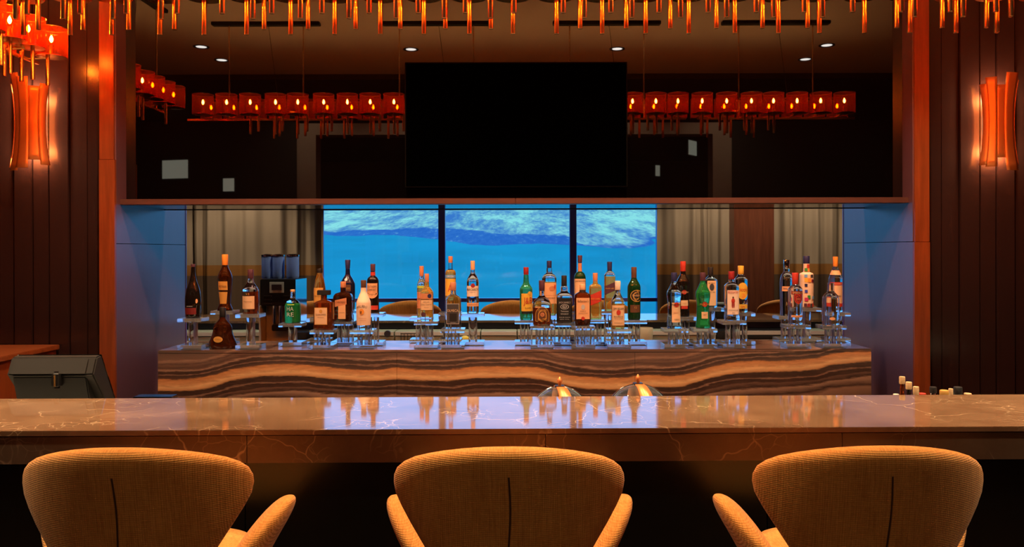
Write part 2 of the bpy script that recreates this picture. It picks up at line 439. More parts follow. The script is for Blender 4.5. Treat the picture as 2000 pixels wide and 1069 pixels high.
# ------------------------------------------------------------------ front bar
ZB = 1.05
bar = thing('bar_counter', 'long brown marble bar counter with black front', 'bar counter', (0, 0, 0), rz=0.010)
Y0, Y1 = 2.726, 3.324
B().box(-3.7, 3.7, Y0, Y1, ZB-.018, ZB).build('top_slab', M_marble, bar, bevel=.0015)
xs = [-3.7, -2.72, -1.845, -.87, .13, 1.13, 2.1, 3.1, 3.7]
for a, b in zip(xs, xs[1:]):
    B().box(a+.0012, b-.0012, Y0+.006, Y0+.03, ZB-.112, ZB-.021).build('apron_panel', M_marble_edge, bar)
B().box(-3.69, 3.69, Y0+.03, Y1-.01, ZB-.11, ZB-.018).build('core', M_rubber, bar)
xs = [-3.7+i*.925 for i in range(9)]
for a, b in zip(xs, xs[1:]):
    B().box(a+.002, b-.002, Y0+.16, Y0+.2, .1, ZB-.11).build('front_panel', M_black, bar)
B().box(-3.68, 3.68, Y0+.2, Y1-.02, .0, ZB-.11).build('carcass', M_rubber, bar)
wk = thing('work_counter', 'low steel work counter hidden behind the marble bar', 'work counter', (0, 0, 0), rz=0.010)
B().box(-3.68, 3.68, Y1+.005, 3.92, .80, .84).build('worktop', M_steel, wk)
B().box(-3.68, 3.68, Y1+.005, 3.88, .0, .80).build('cabinet', M_gun, wk)
B().tube([(-3.6, Y0+.02, .2), (3.6, Y0+.02, .2)], .02, 10).build('foot_rail', M_brass, bar, smooth=40)
for i in range(8):
    B().cyl((-3.5+i, Y0+.02, .2), (-3.5+i, Y0+.165, .2), .012, 8).build('rail_bracket', M_brass, bar, smooth=40)

# ------------------------------------------------------------------ back counter
ZK = 1.05
bc = thing('back_counter', 'banded brown onyx back counter carrying the bottles', 'counter', (0, 0, 0))
XL, XR = PX(308, 700, 4.89).x, PX(1702, 700, 4.89).x
sx = [XL, PX(775, 700, 4.89).x, PX(1240, 700, 4.89).x, XR]
for a, b in zip(sx, sx[1:]):
    B().box(a+.0006, b-.0006, 4.89, 4.915, .0, ZK-.02).build('front_panel', M_onyx, bc, bevel=.001)
B().box(XL, XR, 4.89, 5.39, ZK-.02, ZK).build('top_slab', M_onyx, bc, bevel=.004)
for s_, x in ((0, XL), (1, XR-.02)):
    B().box(x, x+.02, 4.915, 5.38, 0, ZK-.02).build('end_panel', M_onyx, bc)
B().box(XL+.02, XR-.02, 4.915, 5.37, 0, ZK-.02).build('carcass', M_rubber, bc)

# ------------------------------------------------------------------ far side: second bar, window, curtains
fb = thing('far_bar_counter', 'second bar counter seen through the pass-through, dark edged', 'bar counter', (0, 0, 0))
B().box(-4.6, 4.6, 6.91, 7.62, ZB-.02, ZB).build('top_slab', M_marble, fb, bevel=.002)
B().box(-4.6, 4.6, 6.925, 6.95, ZB-.068, ZB-.021).build('apron', M_gun, fb)
B().box(-4.6, 4.6, 6.99, 7.5, 0, ZB-.02).build('carcass', M_rubber, fb)
# steel undercounter units against the far bar
M_unit = noisy('grey_green_steel', (.26, .30, .23), (.31, .35, .27), .4, 4.)
M_unitb = mat('unit_black', (.008, .008, .009), .35)
ux = [330, 500, 585, 690, 775, 835, 940, 1010, 1110, 1230, 1300, 1392, 1432, 1545, 1650]
for i, (a, b) in enumerate(zip(ux, ux[1:])):
    xa, xb = PX(a, 650, 6.85).x, PX(b, 650, 6.85).x
    dark = a in (1392, 1432, 585)
    u = thing('undercounter_unit', ('dark open undercounter unit below the far bar' if dark else 'grey steel undercounter unit below the far bar'), 'cabinet', ((xa+xb)/2, 6.7, 0), 'open units under the far bar' if dark else 'steel units under the far bar')
    if a == 690: u['label'] = 'grey steel undercounter unit with a round dark knob'
    if a == 775: u['label'] = 'grey steel undercounter unit with a barred vent'
    w = (xb-xa)/2-.003
    B().box(-w, w, .03, .28, .0, .975).build('body', M_unitb if dark else M_unit, u)
    if not dark:
        B().box(-w+.004, w-.004, .012, .03, .1, .935).build('door', M_unit, u, bevel=.003)
        B().box(-w+.004, w-.004, .006, .03, .945, .973).build('top_strip', M_steel, u)
    else:
        B().box(-w, w, .0, .03, .945, .975).build('top_strip', M_steel if a == 1432 else M_unitb, u)
    if a == 690:
        q = PX(757, 652, 6.7)
        B().cyl((q.x-u.location.x, .012, q.z), (q.x-u.location.x, -.02, q.z), .026, 20).build('knob', M_gun, u, smooth=40)
    if a == 775:
        for g in range(6):
            gx = PX(783+g*6.5, 656, 6.7).x-u.location.x
            B().box(gx-.002, gx+.002, .0, .012, .90, .96).build('vent_bar', M_unitb, u)
        B().box(PX(782, 660, 6.7).x-u.location.x, PX(817, 660, 6.7).x-u.location.x, .004, .013, .958, .964).build('vent_bar', M_unitb, u)
# far work ledge objects
jug = thing('jug', 'beige plastic jug with slanted handle among the far units', 'jug', (*PX(1260, 664, 6.55).xy, .0))
lz = PX(1260, 668, 6.55).z
ledge = thing('work_ledge', 'steel work ledge on the staff side of the far bar', 'work ledge', (0, 0, 0))
B().box(-4.4, 4.4, 6.28, 6.69, lz-.04, lz).build('ledge_top', M_steel, ledge)
B().box(-4.4, 4.4, 6.32, 6.69, 0, lz-.04).build('ledge_body', M_gun, ledge)
jug.location.z = lz
M_beige = mat('beige_plastic', (.45, .44, .30), .5)
B().lathe([(.052, 0), (.06, .03), (.065, .11), (.06, .115), (.05, .03)], 20).build('pot', M_beige, jug, smooth=50)
B().prism([(-.012, .0), (.012, .0), (.012, .02), (-.012, .02)], 0, .12).build('handle', M_beige, jug)
h = [c for c in jug.children if c.name.startswith('handle')][0]; h.location = (-.05, 0, .10); h.rotation_euler = (0, -2.55, 0)
le = PX(908, 660, 6.5)
B_ = B(); B_.lathe([(.003, -.045), (.012, -.038), (.026, -.02), (.03, 0), (.026, .02), (.012, .038), (.003, .045)], 14, Matrix.Rotation(PI/2, 4, 'Y'))
lem = B_.build('lemon', mat('lemon_rind', (.55, .50, .06), .5), None, smooth=60); lem.location = (le.x, 6.5, lz+.03)
tag(lem, 'small yellow lemon lying on the far work ledge', 'lemon')
tap = thing('faucet', 'small chrome faucet rising behind the clear square bottle', 'faucet', (PX(868, 655, 6.5).x, 6.5, lz))
B().cyl((0, 0, 0), (0, 0, .09), .012, 12).build('post', M_chrome, tap, smooth=40)
B().tube([(0, 0, .09), (0, -.01, .115), (0, -.04, .125), (0, -.07, .11), (0, -.075, .09)], .008, 10).build('spout', M_chrome, tap, smooth=50)
# small terminal on the far bar
pr = PX(1408, 600, 7.1)
rp = thing('receipt_printer', 'small dark receipt printer standing on the far bar', 'printer', (PX(1410, 605, 7.1).x, 7.1, ZB))
B().box(-.075, .075, -.08, .08, 0, .12).build('housing', M_plastic2, rp, bevel=.008)
B().box(-.05, .05, -.05, .05, .12, .135).build('paper_slot', mat('pale_grey_plastic', (.3, .32, .28), .5), rp, bevel=.003)

def hopper_mat():
    if 'hopper_window_blue' in bpy.data.materials: return bpy.data.materials['hopper_window_blue']
    m = pane_mat('hopper_window_blue', (.55, .75, 1.0)); t = m.node_tree
    o = [n for n in t.nodes if n.type == 'OUTPUT_MATERIAL'][0]; prev = o.inputs[0].links[0].from_socket
    tl = t.nodes.new('ShaderNodeBsdfDiffuse'); tl.inputs[0].default_value = (.33, .5, 1.0, 1)  # blue diffuse paints the window's backlight into the clear hoppers
    mx = t.nodes.new('ShaderNodeMixShader'); mx.inputs[0].default_value = .55
    t.links.new(prev, mx.inputs[1]); t.links.new(tl.outputs[0], mx.inputs[2]); t.links.new(mx.outputs[0], o.inputs[0])
    return m
# coffee machine with three bean hoppers
cmz = lz
cmx0, cmx1 = PX(507, 600, 6.32).x, PX(576, 600, 6.32).x
cm = thing('coffee_machine', 'black and steel coffee machine with three blue-lit clear bean hoppers', 'coffee machine', ((cmx0+cmx1)/2, 6.32, cmz))
hw = (cmx1-cmx0)/2
zt, zm = PX(540, 546, 6.32).z-cmz, PX(540, 598, 6.32).z-cmz
B().box(-hw, hw, .012, .33, zm, zt).build('head', M_plastic, cm, bevel=.006)
B().box(-hw+.004, hw-.004, .16, .33, .02, zm).build('column', M_steel, cm)
B().box(hw, hw+.006, .0, .335, .0, zt-.002).build('side_panel', M_steel2, cm)
B().box(-hw-.006, -hw, .0, .335, .0, zm).build('side_panel', M_steel, cm)
B().box(-hw, hw, .0, .33, .0, .022).build('drip_tray', M_gun, cm)
for g in range(7): B().box(-.07+g*.022, -.062+g*.022, .0, .15, .022, .026).build('tray_slat', M_steel2, cm)
sc_ = B().box(-.062, .05, .006, .012, zt-.105, zt-.02).build('screen_frame', M_steel, cm, bevel=.002)
B().box(-.045, .033, .003, .006, zt-.085, zt-.04).build('display', mat('display_maroon', (.03, .008, .012), .3), sc_)
for s_ in (-1, 1):
    for g in range(3): B().box(s_*.075-.03, s_*.075+.03, .004, .012, zt-.135-g*.03, zt-.125-g*.03).build('button', M_plastic2, cm)
for x_ in (-.05, .0, .045):
    B().cyl((x_, .09, zm), (x_, .09, zm-.16), .02, 14, .014).build('spout', M_steel2, cm, smooth=40)
B().box(-.06, .06, .05, .13, zm-.2, zm-.15).build('spout_head', M_plastic, cm, bevel=.006)
for x_, w_ in ((522, 11.5), (543, 11.5), (571, 12)):
    hx = PX(x_, 520, 6.47).x-cm.location.x; r = w_*6.47/F
    hp = B().lathe([(r*.9, zt+.001), (r, zt+.02), (r, zt+.178), (r*.93, zt+.178), (r*.93, zt+.02)], 20).build('hopper', hopper_mat(), cm, smooth=40)
    hp.location = (hx, .16, 0)
    l_ = B().lathe([(r*1.04, zt+.178), (r*1.04, zt+.19), (r*.5, zt+.196)], 20).build('lid', M_chrome, hp, smooth=40)
    b_ = B().lathe([(r*.8, zt+.02), (r*.82, zt+.05), (r*.2, zt+.075)], 14).build('beans', mat('coffee_beans', (.02, .01, .006), .5), hp, smooth=40)

# window wall
DW = 10.5
zt1, zt0 = PX(1000, 407, DW).z, PX(1000, 586, DW).z
wx = [PX(632, 500, DW).x-.05, PX(863.5, 500, DW).x, PX(1119, 500, DW).x, PX(1284, 500, DW).x+.03]
win = B().box(wx[0]-.1, wx[3]+.1, DW-.03, DW+.05, 3.0, 3.1).build('window_1', M_mull, None)
win['kind'] = 'structure'; win['label'] = 'tall window wall looking onto the blue hillside'
for x_ in wx: B().box(x_-.043, x_+.043, DW-.06, DW+.06, .05, 3.0).build('mullion', M_mull, win, bevel=.003)
for a, b in zip(wx, wx[1:]):
    for z_, hh in ((.03, .05), (zt0, .024), (zt1, .022)):
        B().box(a+.043, b-.043, DW-.04, DW+.04, z_-hh, z_+hh).build('transom', M_mull, win)
    for za, zb in ((.08, zt0-.024), (zt0+.024, zt1-.022), (zt1+.022, 3.0)):
        B().box(a+.043, b-.043, DW-.004, DW+.004, za, zb).build('pane', M_pane, win)
for x_ in (1180, 1189):
    q = PX(x_, 402, DW-.08)
    B().box(q.x-.018, q.x+.018, DW-.1, DW-.03, zt1+.02, zt1+.07).build('window_catch', M_rubber, win)
struct('wall_window', B().box(-5.7, wx[0]-.04, DW-.05, DW+.1, 0, 3.62).box(wx[3]+.04, 5.7, DW-.05, DW+.1, 0, 3.62).box(wx[0]-.04, wx[3]+.04, DW-.05, DW+.1, 3.1, 3.62), M_dark, 'wall on both sides of the window')
struct('ceiling_far', B().box(-5.8, 5.8, 6.3, 10.7, 3.3, 3.4), M_ceil, 'ceiling over the far seating')
DCU = 10.22
def curtain(x0, x1, seed, name='curtain'):
    rnd = random.Random(seed); n = int((x1-x0)/.012); ph = 0; offs = []
    for i in range(n+1):
        ph += .012*2*PI/(.26+.09*math.sin(i*.05+seed*1.7)+.05*math.sin(i*.121+seed)); offs.append(.034*math.sin(ph)+.008*math.sin(ph*2.3+seed))
    rows = []
    for z_ in (.02, .5, 1.0, 1.35, 1.8, 2.4, 3.0, 3.262):
        rows.append([(x0+(x1-x0)*i/n+.006*math.sin(z_*3+i*.2), DCU+offs[i]*(1.12-.1*z_), z_) for i in range(n+1)])
    return B().sheet(rows).build(name, M_curtain, None, smooth=60)
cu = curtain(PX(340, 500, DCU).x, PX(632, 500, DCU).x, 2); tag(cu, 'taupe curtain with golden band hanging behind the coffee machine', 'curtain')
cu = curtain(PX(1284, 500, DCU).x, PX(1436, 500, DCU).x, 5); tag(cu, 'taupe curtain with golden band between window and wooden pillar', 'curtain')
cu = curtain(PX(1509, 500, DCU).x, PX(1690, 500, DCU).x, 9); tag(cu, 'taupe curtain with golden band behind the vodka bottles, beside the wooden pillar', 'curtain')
xa, xb = PX(1434, 500, 10.0).x, PX(1512, 500, 10.0).x
struct('trim_3', B().box(xa, xb, 10.0, 10.4, 0, 3.3), M_column, 'dark walnut pillar between two curtains')
cr = B().tube([(-4.9, DCU, 3.285), (4.9, DCU, 3.285)], .014, 8).build('curtain_rail', M_gun, None, smooth=40); tag(cr, 'thin dark rail carrying the far curtains', 'curtain rail')

# outside ground
def elev(y):
    pts = [(10.7,-.16),(14,-.11),(25,-.045),(40,-.012),(50,.004),(60,.017),(75,.033),(100,.052),(115,.056)]
    for (a, ea), (b, eb) in zip(pts, pts[1:]):
        if y <= b: return ea+(eb-ea)*(y-a)/(b-a)
    return pts[-1][1]
rows = []
for i in range(90):
    y = 10.7+104*(i/89)**1.3
    rows.append([(x, y, EYE+y*elev(y)+.02*y**.7*math.sin(x*.23+y*.1)*.3+.1*math.sin(x*.9+y*.37)*min(1, y/60)) for x in [-60+120*j/80 for j in range(81)]])
g = struct('ground', B().sheet(rows), terrain_mat(), 'grass slope rising to a sandy hillside outside the window', smooth=60)

# ------------------------------------------------------------------ bar stools
def ring(w, t, n=36, e=2.5):
    out = []
    for j in range(n):
        a = 2*PI*j/n; c, s_ = math.cos(a), math.sin(a)
        out.append((w*abs(c)**(2/e)*(1 if c >= 0 else -1), t*abs(s_)**(2/e)*(1 if s_ >= 0 else -1)))
    return out
def make_stool():
    r = thing('bar_stool', 'ochre woven bar stool with flared back drawn up to the marble bar', 'bar stool', (0, 0, 0), 'bar stools along the near bar')
    ZT = 1.112
    W_ = [(.0,.03),(.003,.085),(.007,.13),(.013,.175),(.02,.212),(.03,.25),(.043,.278),(.06,.298),(.08,.307),(.1,.3085),(.13,.303),(.166,.286),(.208,.262),(.274,.222),(.34,.19),(.41,.165),(.46,.145)]
    W_ = [(a, b*1.03) for a, b in W_]
    def yb(x, z): return -.225-.085*((z-.66)/.46)+.115*(x/.31)**2*(.4+.6*((z-.66)/.46))
    rings = []
    for dz, w in W_:
        z = ZT-dz; k = min(1, dz/.05); t = .006+.036*math.sqrt(max(0, 1-(1-k)**2))
        rings.append([(x, yb(x, z)+y, z+.024*(1-(x/.32)**2)*((z-.66)/.46)) for x, y in ring(w, t, 44, 2.3)])
    B().loft(rings).build('backrest', M_fab, r, smooth=80)
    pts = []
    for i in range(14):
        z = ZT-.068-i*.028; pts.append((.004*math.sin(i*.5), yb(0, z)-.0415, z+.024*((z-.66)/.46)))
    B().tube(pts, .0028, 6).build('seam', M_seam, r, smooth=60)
    sr = []
    for k in range(11):
        a = -PI/2+PI*k/10; c = max(.03, math.cos(a)**.55) if abs(k-5) < 5 else .03
        sr.append([(x, y+.0, .70+.075*math.sin(a)) for x, y in ring(.262*c, .265*c, 44, 2.6)])
    B().loft(sr).build('seat', M_fab, r, smooth=80)
    for s_ in (-1, 1):
        ar = []
        for k in range(15):
            t = math.sin(k/14*PI/2); L = .185*(1-t**3.0)**.5*(.75+.25*math.sin(t*PI)) + .004; th = .044*(1-t**6)**.5+.004
            cx_ = s_*(.205+.11*t+.037*t*t); cy_ = .01+.02*t; cz = .655+.25*t
            ar.append([(cx_+px+s_*.012*(py/.165)**2*-1, cy_+py, cz) for py, px in ring(L, th, 28, 2.2)])
        B().loft(ar).build('armrest', M_fab, r, smooth=80)
    B().lathe([(.16, .625), (.15, .60), (.04, .585), (.032, .56), (.032, .04), (.05, .03), (.21, .018), (.23, .008), (.23, 0)], 32).build('pedestal', M_chrome, r, smooth=35)
    B().tube([(.19*math.cos(2*PI*j/32), .19*math.sin(2*PI*j/32)+.02, .30) for j in range(32)], .011, 8, True).build('foot_ring', M_chrome, r, smooth=50)
    B().cyl((-.18, .02, .30), (.18, .02, .30), .008, 8).build('foot_spoke', M_chrome, r, smooth=40)
    return r
st = make_stool()
SD = 2.43
for i, x in enumerate(((262, 993, 1700))):
    o = st if i == 0 else copy_tree(st)
    o.location = ((x-CX)/F*(SD-.21), SD, 0)
    o['label'] = 'ochre woven bar stool with flared back at the marble bar, '+('near the black cash terminal', 'between two other stools', 'near the small corked bottles')[i]
for x in (612, 800, 1000, 1172, 1350, 1540):
    o = copy_tree(st); o.location = ((x-CX)/F*8.15, 7.98, 0); o.rotation_euler[2] = PI
    tag(o, 'ochre bar stool behind the far bar, only its rounded top showing', 'bar stool', 'bar stools along the far bar')

# ------------------------------------------------------------------ POS terminal, lid, cabinet on the left behind the bar
pq = PX(188, 697, 3.6)
pos = thing('cash_terminal', 'black cash register screen seen from behind at the end of the bar', 'terminal', (PX(22, 700, 3.6).x, 3.6, .84), rz=.02)
Wd = PX(188, 697, 3.6).x-PX(22, 700, 3.6).x
zt = pq.z-.84
B().prism([(-.035, zt-.075), (.0, zt-.003), (.04, zt+.002), (.165, zt-.21), (.17, zt-.27), (.14, zt-.28)], 0, Wd).build('screen_housing', M_plastic2, pos, bevel=.006)
B().prism([(-.028, zt-.085), (-.02, zt-.079), (.11, zt-.27), (.10, zt-.30), (.035, zt-.30)], .02, Wd-.035).build('rear_cover', M_plastic, pos, bevel=.008)
B().prism([(.0425, zt+.004), (.049, zt+.001), (.178, zt-.215), (.172, zt-.217)], .003, Wd-.003).build('glass', M_blackglass, pos)
B().prism([(-.0385, zt-.07), (-.0365, zt-.07), (-.006, zt-.011), (-.008, zt-.011)], .02, Wd-.035).build('rear_strip', M_plastic2, pos)
B().box(Wd*.52, Wd*.63, -.05, -.01, zt-.135, zt-.06).build('latch', M_plastic, pos, bevel=.012, seg=3)
B().cyl((Wd*.575, -.05, zt-.075), (Wd*.575, -.05, zt-.125), .004, 8).build('latch_pin', M_brass, pos, smooth=40)
B().box(Wd*.35, Wd*.65, .03, .09, .03, zt-.16).build('stand', M_plastic, pos, bevel=.006)
B().box(Wd*.15, Wd*.85, -.03, .17, 0, .03).build('foot', M_plastic, pos, bevel=.006)

lid = thing('ice_well_lid', 'low dark lid with blue sheen just behind the bar', 'lid', (PX(304, 775, 3.6).x, 3.6, .84))
zz = PX(304, 773, 3.6).z-.84
B().box(-.095, .095, -.03, .03, 0, zz-.012).build('box', M_gun, lid, bevel=.004)
B().box(-.088, .088, -.035, .035, zz-.012, zz).build('cover', M_blackglass, lid, bevel=.004)

cz = PX(5, 700, 4.55).z
cab = thing('side_cabinet', 'low orange-brown wooden cabinet against the plank wall behind the terminal', 'cabinet', (-3.55, 4.83, 0))
B().box(-.62, .62, -.28, .37, 0, cz-.03).build('body', M_jamb, cab)
B().box(-.64, .64, -.3, .375, cz-.03, cz).build('top', wood('cabinet_top', (.13, .03, .008), (.27, .07, .02), .3, sc=(.7, 9, 9)), cab, bevel=.003)
for x_ in (-.31, .31):
    dd = B().box(x_-.3, x_+.3, -.298, -.28, .08, cz-.05).build('door', wood('cabinet_door', (.13, .03, .008), (.25, .06, .018), .3, sc=(.7, 9, 9)), cab, bevel=.003)
    B().cyl((x_+.2*(-1 if x_ > 0 else 1), -.30, cz-.2), (x_+.2*(-1 if x_ > 0 else 1), -.315, cz-.2), .012, 12).build('knob', M_brass, dd, smooth=40)

# ------------------------------------------------------------------ glass jars with copper strap lids
def jar(xc, ytop, r, lab):
    d = 3.52; q = PX(xc, ytop, d)
    t = thing('lidded_jar', lab, 'jar', (q.x, d, .84))
    H = q.z-.84
    zr = H-.105
    B().lathe([(r*.92, 0), (r, .01), (r, zr), (r*.965, zr), (r*.965, .012), (r*.3, .008)], 32, cap=True).build('glass_jar', M_clearthin, t, smooth=50)
    R = (r*r+.105*.105)/(2*.105)
    pr = []
    for k in range(13):
        rr = r*1.02*(1-k/12)+.004; pr.append((rr, zr+.004+math.sqrt(max(0, R*R-min(rr, r)**2))-(R-.105)))
    ld = B().lathe(pr, 36, cap=False).build('glass_lid', M_clearthin, t, smooth=60)
    sol = ld.modifiers.new('thickness', 'SOLIDIFY'); sol.thickness = .006; sol.offset = -1
    arc = []
    for k in range(-14, 15):
        a = k/14*math.asin(min(1, r*1.0/R)); arc.append((0, R*math.sin(a), zr+.006+R*math.cos(a)-(R-.105)))
    rows = [[(-.018-.012*abs(p[1])/r+.0+(.03*(-p[1]/r) if p[1] < 0 else 0), p[1], p[2]+.002) for p in arc], [(.018+.012*abs(p[1])/r+(.03*(-p[1]/r) if p[1] < 0 else 0), p[1], p[2]+.002) for p in arc]]
    sp = B().sheet(rows).build('strap', M_copper2, ld, smooth=60)
    s2 = sp.modifiers.new('thickness', 'SOLIDIFY'); s2.thickness = .004; s2.offset = 1
    B().tube([(R*math.sin(k/16*1.25*math.asin(min(1, r/R))*.8), 0, zr+.008+R*math.cos(k/16*1.25*math.asin(min(1, r/R))*.8)-(R-.105)) for k in range(-16, 17)], .0032, 8).build('hoop', M_chrome, ld, smooth=60)
    B().box(-.021, .021, -.02, .02, H+.006, H+.013).build('strap_plate', M_gun, ld, bevel=.002)
    B().lathe([(.007, H+.012), (.006, H+.02), (.011, H+.026), (.012, H+.033), (.008, H+.04), (.0045, H+.046), (.001, H+.051)], 14).build('finial', M_copper2, ld, smooth=60)
    return t
jar(1093, 759, .128, 'glass jar with copper strap lid behind the bar, nearer the green bottle side')
jar(1246, 754, .135, 'glass jar with copper strap lid behind the bar, standing slightly taller')

# ------------------------------------------------------------------ small bottles behind the bar at right
def mini(x, ytop, w, hcap, capm, lab, glass=M_clear, d=3.5, name='mixer_bottle', wide=False, cat='bottle'):
    q = PX(x, ytop, d); w = w*d/F; H = q.z-.84; hc = hcap*d/F
    t = thing(name, lab, cat, (q.x, d, .84))
    rb = max(.026, w*1.5)
    zn = H-hc
    B().lathe([(rb*.93, 0), (rb, .008), (rb, zn*.55), (rb*.8, zn*.65), (w*.72, zn*.8), (w*.68, zn-.001)], 20).build('bottle_glass', glass, t, smooth=50)
    B().lathe([(w*.95, zn), (w, zn+.003), (w, H-.003), (w*.9, H)], 18).build('cap', capm, t, smooth=40)
    return t
mini(1762, 736, 5.6, 14, M_cork, 'slim amber bottle with tallest cork behind the bar', M_ruby)
mini(1775, 746.5, 5.8, 14, M_cork, 'dark red bottle with flared cork behind the bar', M_dkglass, 3.56)
mini(1789, 755.5, 5.6, 17, M_cork, 'squat bottle with plain pale cork behind the bar', M_ruby, 3.5)
mini(1801, 768.3, 7, 4, P['red'], 'low bottle with flat red cap behind the bar', M_clear, 3.58)
mini(1750, 770, 5.5, 3, P['white'], 'low bottle with flat pale cap behind the bar', M_clear, 3.6)
mini(1822.5, 756, 6.5, 12, P['black'], 'bottle with black and cream pourer cap behind the bar', M_clear, 3.52)
mini(1844, 762.5, 8.3, 10, P['gold'], 'short wide jar with mustard yellow lid behind the bar', M_clear, 3.47)
mini(1857, 759.5, 4.2, 14, M_cork, 'bottle with cork half hidden by the mustard lidded jar', M_clear, 3.6)
mini(1871, 756, 8, 15, P['black'], 'bottle with broad black cap behind the bar', M_clear, 3.55)
mini(1890, 768.5, 7, 4, M_cork, 'low bottle with flat tan cap behind the bar', M_clear, 3.55)

# ------------------------------------------------------------------ bottles on acrylic risers
ZN = {1: (340, .18711), 2: (490, .18703), 3: (590, .18711), 4: (790, .18702), 5: (1000, .18703), 6: (1110, .18713), 7: (1280, .18709), 8: (1500, .18711)}
ROW = {'f': 4.965, 'm': 5.115, 'b': 5.265}
_tc = {}
def text2d(s):
    if s in _tc: return _tc[s]
    cu = bpy.data.curves.new('lettering_source', 'FONT'); cu.body = s; cu.size = 1; cu.resolution_u = 2; cu.align_x = 'CENTER'
    ob = bpy.data.objects.new('lettering_source', cu); me = ob.to_mesh()
    v = [(p.co.x, p.co.y) for p in me.vertices]; f = [tuple(p.vertices) for p in me.polygons]
    ob.to_mesh_clear(); bpy.data.objects.remove(ob); bpy.data.curves.remove(cu)
    if v:
        y0, y1 = min(q[1] for q in v), max(q[1] for q in v); x0, x1 = min(q[0] for q in v), max(q[0] for q in v)
        v = [((a-(x0+x1)/2), (b-(y0+y1)/2)) for a, b in v]; _tc[s] = (v, f, x1-x0, y1-y0)
    else: _tc[s] = (v, f, 1, 1)
    return _tc[s]

RB = B().box(-.072, .072, -.068, .068, 0, .028).mesh('riser_base', M_acryl, bevel=.002)
RT = B().box(-.072, .072, -.068, .068, 0, .022).mesh('riser_plate', M_acryl, bevel=.002)
def riser(x, d, ztop, short, two):
    t = thing('acrylic_riser', 'clear acrylic riser carrying the '+short, 'display stand', (x, d, ZK), 'acrylic bottle risers')
    H = ztop-ZK
    link('base', RB, t)
    link('top_plate', RT, t, (0, 0, H-.022))
    for cxx, r in (((-.022, .0165), (.022, .0165)) if two else ((0, .027),)):
        c = B().cyl((0, 0, 0), (0, 0, H-.05), r, 20).build('column', M_acryl, t, smooth=40); c.location = (cxx, 0, .028)
    return t

